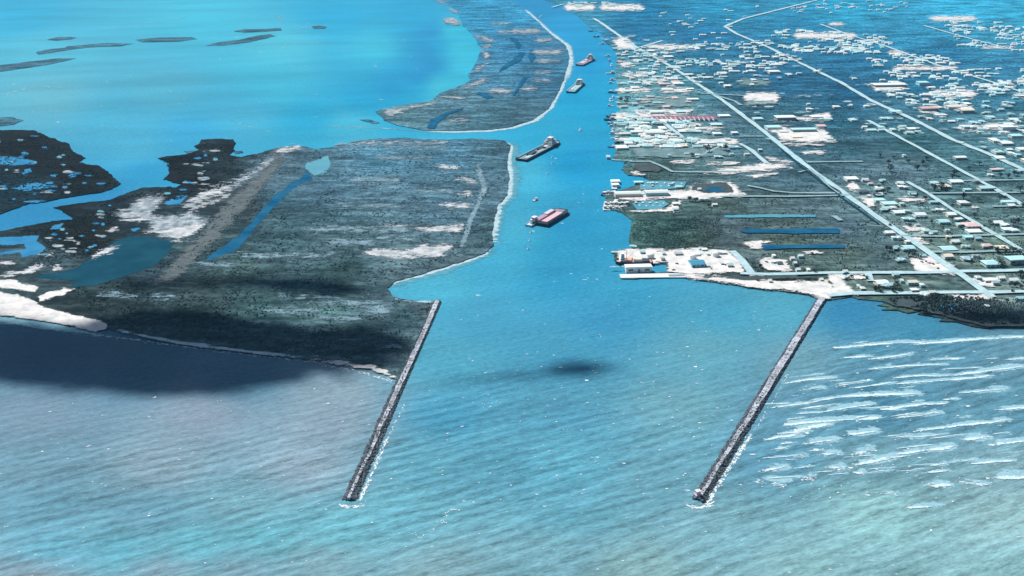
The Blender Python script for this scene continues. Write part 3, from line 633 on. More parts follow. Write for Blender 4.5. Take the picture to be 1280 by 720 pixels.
# --- left island: ponds, canals, flats, sand
patch('pond', [[(145,302),(160,297),(175,296),(200,299),(218,302),(214,312),(207,322),(190,335),(162,345),(120,358),(87,360),(95,352),(60,350),(37,347),(70,342),(95,337),(112,322)]], M_POND, soft=1.3, step=1.0)
patch('canal', [[(344,259),(330,274),(318,287),(304,306),(292,316),(272,323),(256,329),(262,320),(284,306),(298,296),(313,280),(324,266),(346,242),(352,240),(364,229),(374,225),(384,215),(391,226),(378,229),(366,238),(358,244)]], M_BLUE, soft=1.3, step=1.0)
patch('lagoon', [[(380,210),(384,204),(392,202),(410,195),(414,206),(408,216),(393,221),(386,215)]], M_CYAN, soft=1.3, step=1.0)
patch('tidal_creek', [
  [(0,297),(25,296),(50,295),(46,302),(58,311),(52,318),(28,323),(25,317),(0,320),(0,316),(33,312),(30,307),(0,308),(-80,310),(-80,298)],
  [(65,283),(80,279),(76,287),(62,289)], [(163,288),(172,284),(176,287),(168,291)], [(205,255),(222,246),(237,243),(226,256),(212,258)],
  [(0,196),(20,197),(45,202),(44,206),(20,208),(0,207),(-80,205),(-80,196)], [(84,217),(92,216),(96,222),(88,224)], [(30,213),(38,211),(40,216),(32,218)], [(62,219),(72,219),(70,223),(64,222)],
  [(15,236),(30,231),(48,229),(66,234),(50,238),(30,240)], [(0,232),(8,231),(8,236),(0,236)], [(26,191),(36,190),(37,194),(28,195)], [(52,184),(59,184),(60,187),(53,187)],
  [(30,253),(45,251),(60,252),(45,255)]], M_CREEK, soft=1.3, step=1.0)
patch('mudflat', [
  [(140,268),(160,262),(170,250),(185,245),(205,246),(200,258),(190,268),(205,270),(240,268),(262,275),(255,288),(235,298),(215,301),(200,296),(180,290),(190,280),(170,277),(150,276)],
  [(228,258),(245,245),(262,236),(290,228),(318,212),(330,203),(342,194),(350,196),(340,208),(318,222),(288,240),(262,250),(240,262)],
  [(420,180),(460,178),(510,177),(560,178),(560,180),(500,181),(430,183)]], M_PALE, soft=7)
patch('sand', [
  [(227,257),(240,247),(255,241),(280,235),(288,240),(278,243),(262,246),(245,252)], [(236,262),(262,252),(288,243),(284,249),(262,256),(240,264)],
  [(180,292),(205,287),(240,283),(258,280),(250,289),(232,297),(218,301),(205,294)], [(152,276),(180,271),(192,272),(175,278)],
  [(342,194),(348,187),(360,184),(374,182),(377,186),(366,189),(352,193)],
  [(542,210),(555,207),(570,209),(574,212),(560,213)], [(567,226),(580,223),(596,226),(594,229),(578,228)],[(570,243),(585,240),(592,244),(580,246)],
  [(550,258),(562,254),(580,254),(592,257),(585,261),(560,261)], [(515,288),(530,285),(555,284),(580,281),(578,289),(560,292),(530,291)],
  [(450,316),(470,312),(500,314),(520,311),(528,305),(545,307),(565,309),(560,317),(545,323),(520,322),(500,324),(470,322)], [(470,284),(500,281),(514,284),(500,287)],
  [(110,328),(128,320),(140,316),(148,310),(140,308),(124,314),(115,322)], [(135,289),(146,285),(148,289),(140,291)], [(48,320),(62,317),(66,319),(54,323)], [(0,328),(15,327),(19,330),(0,333)],
  [(0,345),(20,340),(40,334),(54,330),(56,335),(40,342),(20,346),(0,348)], [(65,332),(74,330),(78,336),(68,340)]], M_DUNE, soft=4.2)
patch('beach', [
  [(-260,355),(-90,362),(0,366),(22,369),(44,378),(55,385),(75,390),(105,398),(126,402),(135,406),(133,413),(120,416),(75,406),(0,395),(-90,386),(-260,381)],
  [(48,372),(58,366),(80,362),(94,363),(80,369),(60,376),(50,378)], [(-80,348),(0,351),(14,350),(30,356),(50,360),(44,366),(20,363),(0,361),(-80,358)]], M_SAND, 1.6)
soft_strip('shoal', [(-90,391),(0,399),(75,409.5),(128,419)], 26, M_SHOAL, z=0.1)
soft_strip('beach', [(135,412),(225,430),(320,442),(390,449)], 10, M_BEACH)
soft_strip('beach', [(385,449),(420,454),(452,459),(462,460),(480,467),(497,476)], 15, M_SAND)
for pts, w in (([(484,360),(495,353),(532,343),(570,331),(607,318),(618,307)], 9), ([(618,307),(616,295),(618,280),(623,257),(635,245),(638,222),(635,205),(639,182),(631,176)], 13)):
    soft_strip('beach', pts, w * 1.3, M_BEACH, z=0.25); soft_strip('shoal', pts, w * 4, M_CYAN, z=0.08)
soft_strip('beach', [(491,374),(510,378),(538,379),(548,377)], 9, M_BEACH)
soft_strip('dirt_track', [(597,205),(601,222),(606,235),(598,255),(588,277),(582,295),(577,312)], 12, M_STREAK)
patch('mudflat', [[(346,198),(356,200),(318,250),(270,302),(222,350),(190,356),(235,310),(285,252)]], M_RIDGE, soft=5)
patch('mudflat', [B4(380,284,515,292), B4(410,300,470,308), B4(470,296,520,302), B4(300,318,420,324), B4(350,371,430,375), B4(380,378,482,384), B4(330,386,400,392), B4(392,396,450,402), [(452,384),(478,380),(494,392),(470,398)], [(470,436),(490,430),(500,436),(482,444)],
   B4(120,368,170,372), B4(190,370,224,374), B4(250,330,300,334), B4(440,222,500,230), B4(470,196,540,200), B4(520,238,570,242), B4(420,256,500,260), B4(480,184,560,187)], M_STREAK, soft=6.5)

def scatter_pools(poly, n, r0, r1, avoid=()):
    out = []
    P = np.array(poly, float); lo, hi = P.min(0), P.max(0)
    while len(out) < n:
        q = RNG.uniform(lo, hi); 
        if sdist(q[None], poly)[0] > 3 and not any(sdist(q[None], h)[0] > -4 for h in avoid):
            out.append(E(q[0], q[1], random.uniform(r0, r1), random.uniform(.8, 2.0), 9))
    return out
MARSH_A = [(-60,168),(40,166),(66,176),(100,206),(146,230),(120,241),(30,253),(-60,268)]
MARSH_B = [(142,252),(200,238),(228,233),(214,214),(235,196),(256,178),(290,178),(262,238),(235,246),(150,250),(138,268),(150,280),(140,296),(108,322),(60,328),(40,326),(64,310),(52,294),(90,278)]
patch('tidal_pool', scatter_pools(MARSH_A, 26, 2, 8) + scatter_pools(MARSH_B, 16, 2, 6), M_CREEK, soft=1.3, step=1.0)
patch('tidal_pool', scatter_pools(MARSH_A, 12, 2, 6) + scatter_pools(MARSH_B, 10, 2, 5), M_CYAN, soft=1.3, step=1.0)
patch('mudflat', scatter_pools(MARSH_B, 26, 3, 9) + scatter_pools(MARSH_A, 10, 3, 9), M_PALE, soft=1.6)
# --- far island
patch('tidal_creek', [[(534,161),(538,151),(556,142),(580,135),(578,138),(560,145),(548,154),(543,163)], [(600,116),(612,119),(618,123),(608,126),(604,122),(594,118)],
   [(622,92),(634,86),(650,78),(656,68),(650,66),(640,76),(628,84)], [(655,96),(648,108),(640,120),(644,121),(652,109),(660,98)], [(636,48),(644,56),(648,62),(652,58),(644,48)], [(664,62),(670,72),(664,80),(660,72)]], M_BLUE, soft=1.3, step=1.0)
patch('sand', [[(479,141),(490,137),(510,134),(546,129),(540,132),(510,137),(500,143),(488,146),(481,144)], [(553,122),(568,121),(582,124),(566,126)], [(578,110),(592,104),(606,98),(610,101),(600,107),(584,111)],
   [(592,88),(602,82),(610,80),(604,86),(596,91)], [(602,64),(610,66),(613,72),(606,75)], [(602,58),(612,57),(614,60),(604,61)], [(590,45),(602,46),(616,50),(618,54),(606,52)], [(553,24),(566,22),(578,30),(570,32),(556,30)], [(562,12),(572,14),(574,17),(564,16)], [(542,0),(556,3),(564,7),(552,5)],
   B4(620,39,640,42), B4(636,37,678,43), B4(664,63,706,69), B4(668,49,692,53), B4(668,75,700,79), B4(668,90,690,93), B4(666,100,690,103), B4(610,29,640,31), B4(560,150,585,154), B4(610,112,640,118), B4(650,110,672,114)], M_PALE)
soft_strip('beach', [(532,164),(570,165),(610,164),(640,160),(667,151),(687,136),(700,113),(707,92)], 21, M_BEACH, z=0.25)
soft_strip('beach', [(705,100),(709,88),(713,72),(708,57),(688,42),(672,27),(655,12)], 33, M_BEACH, z=0.25)
soft_strip('beach', [(470,160),(500,162),(540,166)], 21, M_CYAN, z=0.1)
# --- bay shoal streaks
for pts, w in (([(275,149),(290,151),(303,156),(318,160),(340,164)], 16), ([(320,19),(345,19),(357,28)], 26), ([(360,38),(400,31),(425,30)], 30), ([(120,40),(180,30),(240,20)], 30), ([(400,156),(450,159),(520,163)], 26), ([(300,60),(330,57),(420,52)], 26), ([(0,120),(40,108),(90,110)], 30)):
    soft_strip('shoal', pts, w, M_SHOAL, z=0.1, profile=(0, .4, .66, .4, 0))

# --- offshore marsh islets in the bay
for k, poly in enumerate([[(59,50),(70,47),(88,46),(95,47),(90,49),(70,51)], [(46,65),(62,62),(82,60),(85,58),(110,56),(135,54),(165,55),(150,58),(120,59),(95,61),(66,66),(48,68)],
   [(-120,94),(-60,88),(0,82),(40,77),(75,73),(95,73),(80,77),(55,82),(20,87),(0,90),(-60,98),(-120,102)], [(170,50),(190,48),(215,47),(240,47),(247,49),(225,52),(200,53),(180,53)],
   [(257,57),(275,53),(300,50),(315,46),(338,43),(345,45),(330,49),(310,53),(280,57)], [(293,39),(305,37),(325,37),(350,35),(352,38),(330,40),(305,41)], [(390,33),(400,32),(409,34),(406,36),(392,36)], [(-60,150),(0,147),(15,147),(29,151),(18,156),(0,158),(-60,160)], [(450,150),(462,150),(474,154),(465,155)],
   [(230,190),(246,188),(250,190),(236,192)], [(291,190),(302,189),(304,191),(294,193)]]):
    e = ragged(poly, 1.0)
    V = [(a, b, 0.9) for a, b in e] + [(a, b, -0.5) for a, b in e]; n = len(e)
    F = tess(e) + [(i, i + n, (i + 1) % n + n, (i + 1) % n) for i in range(n)]
    me = mesh_from('marsh_islet', V, F, M_LAND)
    set_colours(me, np.tile(np.array([[0.045, 0.12, 0.17]]), (len(V), 1)))
    tag(link('marsh_islet', me), kind='structure')

# --- mainland: canals, pads, roads
patch('canal', [[(905,271),(960,270),(1020,270.5),(1020,273.5),(960,274),(906,274)]], M_CYAN, soft=0.7, step=1.0)
patch('canal', [[(923,290),(940,288),(985,288),(1049,287),(1049,293),(990,294),(930,293)], [(948,309),(960,307.5),(1000,308),(1055,308),(1056,312),(1000,312.5),(955,314)]], M_BLUE, soft=0.7, step=1.0)
sheet('boat_basin', [[(790,256),(805,253),(830,252.5),(836,257),(826,263),(796,264)], [(800,228),(830,228),(858,229),(855,236),(836,238),(800,238)]], M_CYAN, 0.3)
patch('sand', [
  [(773,251),(775,243),(800,240.5),(835,240),(858,240),(868,232),(885,229),(912,228.5),(920,234),(931,247),(900,249),(870,250.5),(835,250),(805,252.5)],
  [(778,266),(800,264.5),(828,264),(838,258),(840,252),(850,254),(848,266),(830,266.5),(800,267)],
  [(770,316),(800,313.5),(870,313),(910,313),(914,320),(925,328),(930,341),(905,344),(880,345.5),(842,344),(835,343),(834,331),(800,331),(775,329)],
  [(842,345),(880,346),(880,351),(858,349.5)],
  [(878,350),(900,348),(950,352),(985,354),(1010,353),(1032,352),(1040,358),(1045,372),(1034,376),(1022,374),(1008,369.5),(955,362.5),(915,357.5),(884,352.5)],
  [(937,346),(955,344),(960,354),(940,352)], [(1033,345),(1048,345),(1062,362),(1075,372),(1040,374),(1040,358)],
  [(950,328),(960,325),(978,326),(984,331),(990,341),(960,341),(950,333)], [(926,306),(940,303),(948,302),(968,305),(954,308),(950,313),(938,312)], [(1003,317),(1018,316),(1030,319),(1022,321),(1006,320)],
  [(1137,326),(1150,324),(1168,322),(1188,332),(1204,345),(1148,345),(1141,336)], [(1212,350),(1240,348),(1252,351),(1240,361),(1225,360)],
  [(1181,372),(1210,370.5),(1240,370.5),(1241,376),(1230,381),(1216,381),(1207,376),(1200,382),(1189,379)], [(1216,386),(1230,384),(1238,385),(1226,388)],
  [(1040,345),(1062,343),(1080,346),(1085,352),(1070,352),(1048,350)], [(1058,232),(1066,228),(1072,232),(1075,238),(1062,240)], [(1074,248),(1092,248),(1096,258),(1086,262)],
  [(1128,284),(1158,285),(1158,289),(1135,290)], [(1130,298),(1150,299),(1160,306),(1140,307)], [(1212,256),(1222,262),(1216,263)],
  [(1120,249),(1160,250),(1162,254),(1130,254)], [(905,212),(935,209),(958,206),(985,208),(990,211),(970,213),(950,216),(905,219),(880,218)], [(958,198.5),(968,199),(990,204),(975,204),(962,202)],
  [(935,222),(950,219),(972,217.5),(970,220),(945,224)], [(920,238),(922,236),(933,246),(924,247)],
  [(788,217),(794,216),(806,220),(800,221.5),(792,221)], B4(838,202,872,206), B4(880,204,925,207),
  ], M_SAND)
patch('sand', [B4(704,6,730,14), B4(722,6,745,14), B4(748,6,805,14), [(766,52),(775,48),(784,47),(793,56),(793,62),(772,62)], B4(806,57,878,63), [(772,78),(786,78),(795,84),(778,85)], B4(777,93,808,97), [(800,99),(818,101),(838,97),(830,104),(806,107)],
  B4(769,111,815,117), B4(825,111,868,117), B4(765,143,797,152), [(793,140),(830,138),(866,138),(862,143),(830,147),(795,150)], [(783,154),(800,152),(815,160),(812,172),(800,172)], B4(806,164,842,173), B4(772,174,858,179), B4(798,181,830,185), B4(862,175,925,183), B4(842,160,905,164),
  B4(990,42,1072,49), B4(1160,21,1222,27), B4(1035,29,1056,33), B4(1116,84,1198,89), B4(1108,65,1134,69), B4(1160,114,1222,123), [(1083,107),(1095,105),(1130,106),(1134,111),(1112,117),(1095,114)], [(1148,135),(1168,134),(1172,143),(1150,142)],
  [(1180,133),(1215,134),(1218,142),(1205,143)], B4(1225,156,1275,164), B4(1195,158,1228,165), B4(980,148,1025,152), [(968,165),(985,162),(1030,163),(1046,178),(1010,180),(975,178)], [(955,160),(980,159),(990,166),(965,168)], B4(1013,143,1040,152), B4(980,181,1032,183.5),
  B4(928,117,975,130), B4(1226,59,1270,62), B4(968,90,976,92.5), B4(1268,100,1300,104), B4(1265,119,1300,124), B4(1000,190,1034,194), B4(845,180,880,183)], M_SAND)
patch('meadow', [[(785,187),(830,186),(900,187),(915,196),(870,199),(800,199)], [(800,121),(860,120),(870,134),(830,137),(800,133)], B4(928,128,972,134), B4(920,100,965,108), B4(900,182,930,187), B4(960,150,985,154), B4(1210,224,1245,229)], M_MEADOW)
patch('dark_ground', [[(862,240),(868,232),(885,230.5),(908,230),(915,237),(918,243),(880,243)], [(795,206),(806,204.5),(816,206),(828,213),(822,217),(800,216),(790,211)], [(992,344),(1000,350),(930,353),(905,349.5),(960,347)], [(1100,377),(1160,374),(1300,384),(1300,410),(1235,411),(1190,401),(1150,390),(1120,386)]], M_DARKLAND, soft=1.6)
patch('pond', [[(886,236),(900,236),(905,242),(880,242)]], M_BLUE, soft=0.7, step=1.0)
patch('tidal_creek', [[(1163,386),(1180,383),(1202,386.5),(1195,389.5),(1170,389.5)]], M_CREEK, soft=1.0, step=1.0)
ROADS = [
 ('long diagonal road', [(742,24),(752,30),(790,57),(840,85),(905,128),(960,170),(1002,205),(1060,247),(1110,283),(1150,310),(1180,332),(1205,348),(1240,374)], 10.5),
 ('bent far road', [(1025,0),(985,10),(930,24),(906,34),(920,43),(960,60),(1000,80),(1050,104),(1090,128),(1140,150),(1190,176),(1240,196),(1300,224)], 11.5),
 ('middle diagonal road', [(1085,152),(1110,166),(1140,182),(1190,209),(1240,236),(1276,257),(1330,286)], 8.5),
 ('short diagonal lane', [(1133,229),(1160,244),(1190,264),(1218,280),(1248,298),(1278,316),(1330,348)], 7.6),
 ('shore crossroad', [(925,344),(960,345.5),(1040,343.5),(1150,343),(1240,341),(1340,339)], 9),
 ('beach road', [(1035,372),(1062,369),(1110,369),(1180,368),(1240,367.5),(1340,366)], 9),
 ('canal road', [(900,247.5),(985,247.5),(1062,246)], 6), ('upper crossroad', [(1008,204.5),(1040,204),(1078,203.5)], 6), ('dock road', [(925,181),(940,190),(958,206)], 8),
 ('village lane', [(1120,297),(1180,297.5),(1280,295),(1340,294)], 6), ('village lane', [(1165,317),(1205,317.5),(1248,316),(1340,315)], 6), ('village lane', [(1160,243.5),(1220,243),(1340,242)], 6), ('village lane', [(1195,228),(1250,227),(1340,226)], 6),
 ('village lane', [(1240,260),(1340,259)], 6), ('yard road', [(915,316),(928,328),(940,344)], 9), ('pier road', [(828,154),(840,163),(853,173)], 9), ('yard road', [(1084,344),(1088,354)], 9), ('pier lane', [(870,199),(905,182)], 6),
 ('field road', [(786,203.5),(812,203.5),(828,210),(840,216.5),(880,217),(920,216)], 7), ('field road', [(934,234),(950,237),(966,241),(990,243),(1048,243.5)], 6), ('field road', [(998,217),(1012,214),(1026,224),(1036,236),(1048,244)], 6), ('field road', [(1042,272),(1050,278)], 7),
 ('far street', [(1025,31),(1060,44),(1110,60),(1170,82),(1240,104),(1300,124)], 9), ('far street', [(1155,33),(1200,46),(1260,62)], 9), ('far street', [(690,10),(704,6)], 9), ('field road', [(752,30),(742,24)], 9), ('far street', [(800,60),(828,52)], 9),
 ('cross street', [(880,116),(918,128),(926,133)], 7), ('cross street', [(1255,160),(1300,170)], 10), ('cross street', [(925,172),(955,172)], 5), ('cross street', [(870,118),(930,121)], 7),
]
for nm, pts, w in ROADS:
    strip('road', pts, w, M_ROAD if w > 7 else M_DIRT, 0.14)
strip('drainage_ditch', [(975,187),(1000,209),(1052,249),(1098,282)], 3.5, M_POND, 0.25)

#PART2
# ------------------------------------------------------------------ clutter: bushes, foam and rocks built as many small lumps
def lumps(name, pts, rx, ry, rz, mat, z0, seg=6, parent=None, jag=0.35, flat=False, rot=None, dome=0.55):
    """thousands of small uneven mounds (or flat flakes) as one mesh; sizes in metres"""
    n = len(pts); a = np.arange(seg) * 2 * np.pi / seg
    J1 = 1 + jag * RNG.uniform(-1, 1, (n, seg)); J2 = dome * (1 + jag * RNG.uniform(-1, 1, (n, seg)))
    ph = RNG.uniform(0, 2 * np.pi, (n, 1))
    ca, sa = np.cos(a + ph), np.sin(a + ph)
    rx, ry, rz = (np.broadcast_to(np.asarray(q, float), (n,)) for q in (rx, ry, rz))
    z0 = np.broadcast_to(np.asarray(z0, float), (n,))
    c, s_ = (np.ones(n), np.zeros(n)) if rot is None else (np.cos(rot), np.sin(rot))
    def ring(J, zz):
        x, y = ca * J * rx[:, None], sa * J * ry[:, None]
        X = pts[:, :1] + x * c[:, None] - y * s_[:, None]; Y = pts[:, 1:2] + x * s_[:, None] + y * c[:, None]
        return np.stack([X, Y, np.broadcast_to(zz[:, None], X.shape)], -1)
    if flat:
        V = ring(J1, z0).reshape(-1, 3)
        F = (np.arange(n)[:, None] * seg + np.arange(seg)).tolist()
    else:
        top = np.stack([pts[:, 0] + RNG.uniform(-.2, .2, n) * rx, pts[:, 1] + RNG.uniform(-.2, .2, n) * ry, z0 + rz], -1)[:, None]
        B = np.concatenate([ring(J1, z0), ring(J2, z0 + rz * 0.72), top], 1)
        m = 2 * seg + 1; V = B.reshape(-1, 3); k = np.arange(seg); k2 = (k + 1) % seg
        quads = np.stack([k, k2, seg + k2, seg + k], 1); tris = np.stack([seg + k, seg + k2, np.full(seg, 2 * seg)], 1)
        o = (np.arange(n) * m)[:, None, None]
        F = (quads[None] + o).reshape(-1, 4).tolist() + (tris[None] + o).reshape(-1, 3).tolist()
    me = bpy.data.meshes.new(name); me.from_pydata(V.tolist(), [], F); me.materials.append(mat); me.update()
    return link(name, me, parent)

def sample_poly(poly, n, holes=()):
    P = np.array(poly, float); lo, hi = P.min(0), P.max(0); out = np.zeros((0, 2))
    while len(out) < n:
        q = RNG.uniform(lo, hi, (n * 2, 2)); ok = in_poly(q, poly)
        for h in holes: ok &= ~in_poly(q, h)
        out = np.concatenate([out, q[ok]])
        if ok.sum() == 0: break
    return out[:n]

def clumpy(Q, s, thr):
    """keep the points that fall in the denser patches"""
    v = np.array([noise.fractal(Vector((q[0] / s, q[1] / (s * 0.35), 7.7)), 1.0, 2.0, 4) for q in Q])
    return Q[v > thr]

HOLES = [[(145,302),(175,296),(218,302),(190,335),(162,345),(120,358),(80,362),(37,347),(95,337)], [(342,262),(300,315),(255,331),(250,328),(295,296),(345,240),(384,206),(412,195),(414,206),(392,227)],
  [(140,268),(170,250),(205,246),(262,275),(235,300),(180,292)], [(0,297),(50,295),(58,311),(28,323),(0,320)], [(450,312),(528,303),(567,309),(545,325),(450,324)], [(515,287),(580,280),(578,292),(530,292)], [(0,350),(60,350),(135,405),(130,416),(0,398)],
  [(880,352),(900,348),(985,354),(1040,350),(1045,376),(955,364)], [(765,313),(925,313),(930,345),(770,350)], [(900,269),(1022,269),(1022,275),(900,275)], [(920,286),(1050,286),(1050,295),(920,295)], [(944,306),(1058,306),(1058,313),(944,313)], [(1137,324),(1204,346),(1141,346)], [(750,238),(935,226),(935,250),(750,252)]]
def ground_z(n): return np.full(n, Z_LAND - 0.15)

def cover(name, poly, n, mat, size, height, thr=-0.15, s=30):
    Q = clumpy(sample_poly(poly, n, HOLES), s, thr)
    m = np.array([MPP(y) for y in Q[:, 1]]); r = m * RNG.uniform(size[0], size[1], len(Q))
    o = lumps(name, GA(Q), r * 1.25, r * 1.5, height * .65 * RNG.uniform(.5, 1.4, len(Q)), M_TUFT, ground_z(len(Q)))
    V = len(o.data.vertices) // len(Q)
    set_colours(o.data, np.repeat(blend_points(Q, LE if name_side(poly) else (LN if poly is IN_N else LW)) * TINT[mat.name], V, 0))
    return tag(o, kind='stuff')
TINT = {'scrub_leaves': np.array([.74, .78, .78]), 'marsh_grass': np.array([1.25, 1.2, 1.18]), 'bush_leaves': np.array([.8, .84, .84])}
def name_side(poly): return np.mean([q[0] for q in poly]) > 720

IN_W = [(540,380),(500,470),(455,455),(320,438),(140,408),(70,380),(90,345),(190,338),(300,240),(340,200),(400,186),(480,176),(632,178),(633,240),(615,262),(610,310),(530,338),(488,352),(490,374)]
IN_M = [(0,165),(60,172),(100,205),(150,232),(120,241),(30,252),(0,262)]
IN_M2 = [(140,250),(200,236),(228,232),(214,212),(200,199),(235,194),(256,178),(292,178),(295,198),(325,194),(340,190),(310,225),(260,240),(225,250),(150,275),(100,300),(140,300),(110,335),(30,335),(60,310),(0,294),(90,276)]
IN_N = [(575,8),(640,4),(690,50),(705,75),(690,130),(640,155),(540,162),(490,150),(530,130),(590,105),(604,65),(575,30)]
IN_E = [(770,90),(800,30),(900,20),(1300,30),(1300,340),(1180,330),(1040,340),(930,342),(930,312),(795,312),(790,275),(800,225),(775,200),(772,140)]
SHRUB_E = [(1110,376),(1180,372),(1300,384),(1300,408),(1235,409),(1150,388),(1118,384)]
cover('scrub', IN_W, 9000, M_SCRUB, (0.5, 1.5), 1.7, 0.02, 26)
cover('marsh_grass', IN_W, 9000, M_MARSH, (0.5, 1.6), 0.9, -0.1, 22)
cover('scrub', IN_M, 1500, M_SCRUB, (0.6, 1.8), 1.6, -0.2)
cover('scrub', IN_M2, 3400, M_SCRUB, (0.5, 1.7), 1.5, -0.12)
cover('marsh_grass', IN_N, 2600, M_MARSH, (0.4, 1.3), 0.9, 0.0)
cover('scrub', IN_N, 1600, M_BUSH, (0.4, 1.3), 1.6, 0.05)
cover('scrub', IN_E, 14000, M_BUSH, (0.3, 1.15), 2.0, 0.02, 24)
cover('scrub', [(930,312),(930,265),(1080,200),(1300,230),(1300,345),(930,342)], 2600, M_SCRUB, (0.4, 1.3), 2.4, 0.05, 24)
cover('marsh_grass', IN_E, 9000, M_MARSH, (0.4, 1.5), 1.0, -0.1, 20)
cover('scrub', [(792,276),(900,274),(905,292),(890,311),(790,311)], 2200, M_SCRUB, (0.5, 1.7), 1.6, -0.3, 22)
cover('scrub', SHRUB_E, 2600, M_SCRUB, (0.6, 1.9), 5.5, -0.4)
cover('scrub', [(885,353),(930,349),(985,351),(1035,347),(1030,352),(960,355)], 260, M_SCRUB, (0.5, 1.4), 1.8, -0.3)

# ------------------------------------------------------------------ foam
def foam_line(pts, n, thick, length, spread, seed_y=0.0):
    P = np.array(pts, float); d = np.hypot(*(P[1:] - P[:-1]).T); cum = np.concatenate([[0], np.cumsum(d)])
    t = RNG.uniform(0, cum[-1], n); q = np.stack([np.interp(t, cum, P[:, 0]), np.interp(t, cum, P[:, 1])], 1)
    q[:, 1] += RNG.normal(0, spread, n); q[:, 0] += RNG.normal(0, spread, n)
    tt = np.interp(t + 1, cum, P[:, 0]) - np.interp(t - 1, cum, P[:, 0]); ty = np.interp(t + 1, cum, P[:, 1]) - np.interp(t - 1, cum, P[:, 1])
    a, b = GA(q), GA(q + np.stack([tt, ty], 1)); rot = np.arctan2(b[:, 1] - a[:, 1], b[:, 0] - a[:, 0])
    m = np.array([MPP(y) for y in q[:, 1]])
    return a, m * RNG.uniform(.5, 1.2, n) * length, m * RNG.uniform(.5, 1.2, n) * thick, rot
BREAK = [([(975,480),(1020,474),(1045,473)],14,.9),([(1115,472),(1150,470),(1190,470),(1240,463),(1290,457)],34,1),([(1040,484),(1080,477)],18,1.2),([(1120,480),(1180,476),(1240,470)],20,.9),([(960,510),(1000,506),(1040,498),(1080,494),(1150,492)],46,1.2),
 ([(1100,512),(1150,506),(1185,505)],34,1.5),([(1025,516),(1060,510),(1092,505)],30,1.4),([(975,532),(1020,527),(1060,525),(1100,523)],46,1.6),([(1115,523),(1150,520),(1175,514)],24,1.4),([(990,540),(1020,533),(1040,530)],34,1.9),
 ([(1140,540),(1200,532),(1240,528),(1262,525)],50,1.5),([(1240,513),(1290,509)],22,1.3),([(1062,570),(1080,565),(1092,563)],36,2.0),([(1120,568),(1160,563),(1195,558)],30,1.4),([(1022,568),(1050,568)],26,1.9),([(989,572),(1010,571)],16,1.7),
 ([(1065,582),(1090,577),(1122,571)],54,2.0),([(1140,565),(1190,560)],30,1.6),([(1200,549),(1240,547)],16,1.4),([(1235,557),(1290,550)],44,2.0),([(955,550),(1000,542)],34,1.4),([(1000,597),(1022,599)],26,2.2),([(1030,585),(1056,586)],30,2.2),
 ([(945,602),(985,607)],40,2.4),([(1066,591),(1080,592)],14,1.8),([(1152,606),(1190,608)],34,1.9),([(1195,601),(1235,607)],30,1.7),([(1238,598),(1295,597)],54,2.4),([(1098,616),(1122,619)],22,1.5),([(1133,635),(1180,633)],20,1.4),
 ([(1040,436),(1100,430),(1160,428)],24,.9),([(1050,448),(1090,445)],12,.9),([(1130,432),(1200,426),(1290,420)],34,.9),([(1080,462),(1130,458),(1180,456)],18,.8),([(950,590),(985,583)],20,1.5),([(1000,555),(1050,550)],24,1.4),([(1150,592),(1190,588)],16,1.2),([(1210,580),(1270,576)],22,1.3),
 ([(1050,545),(1100,539)],22,1.2),([(1195,492),(1260,486)],18,1.0),([(1000,488),(1030,484)],10,.9),([(1120,548),(1170,545)],20,1.2)]
parts = [foam_line(p, int(n * .8), th * 0.4, 1.8, 0.7 * th) for p, n, th in BREAK]
for k in range(60):
    x = random.uniform(960, 1290); y = random.uniform(425, 600)
    if x < 1045 - (y - 375) * .62: continue
    l = random.uniform(14, 60); sl = random.uniform(-.16, -.04)
    BREAK.append(([(x - l / 2, y - sl * l / 2), (x, y + random.uniform(-.8, .8)), (x + l / 2, y + sl * l / 2)], int(l * .5), random.uniform(.35, .8)))
def wave_path(p, th, seed):
    P = np.array(p, float); d = np.hypot(*(P[1:] - P[:-1]).T).sum(); n = max(4, int(d / 6)); t = np.linspace(0, 1, n)
    c = np.concatenate([[0], np.cumsum(np.hypot(*(P[1:] - P[:-1]).T))]); c /= c[-1]
    return [(np.interp(u, c, P[:, 0]), np.interp(u, c, P[:, 1]) + th * .9 * noise.noise(Vector((u * d / 22, seed, 0)))) for u in t]
crest, wash = ([], [], []), ([], [], [])
for k, (p, n, th) in enumerate(BREAK):
    yv = np.mean([q[1] for q in p]); m = MPP(yv) / (0.46 + (yv - 430) * .0006)
    soft_strip('breaking_waves', wave_path(p, th, k), th * m * 3.5, M_SURF, 0.5, z=0.35, profile=(0, .25, .6, 1.0, .7, .3, 0), into=crest)
    soft_strip('wave_wash', wave_path([(q[0] + 6, q[1] - 1.6 * th) for q in p], th, k + .5), th * m * 8, M_WASH, 0.6, z=0.02, into=wash)
for nm, g, mt in (('breaking_surf', crest, M_SURF), ('wave_wash', wash, M_WASH)): soft_object(nm, *g, mt)['kind'] = 'stuff'
parts.append(foam_line([(506,505),(484,550),(468,585)], 70, 0.6, 1.5, 0.8))
parts.append(foam_line([(484,548),(466,590),(450,626)], 150, .9, 1.9, 1.2))
parts.append(foam_line([(426,632),(440,634),(454,632)], 60, 0.9, 2.4, 1.2))
parts.append(foam_line([(938,545),(915,580),(893,612),(884,628)], 240, 1.1, 2.2, 1.8))
parts.append(foam_line([(985,468),(955,520),(930,560)], 80, 0.6, 1.5, 0.9))
parts.append(foam_line([(858,632),(873,635),(890,631)], 70, 0.9, 2.4, 1.2))
parts.append(foam_line([(0,401),(75,411),(125,419),(225,433),(320,445),(390,452)], 230, 0.6, 2.4, 0.7))
parts.append(foam_line([(400,456),(450,465),(490,477)], 120, 0.6, 2.0, 0.8))
parts.append(foam_line([(556,642),(565,637),(576,638)], 26, 0.6, 1.6, 0.5))
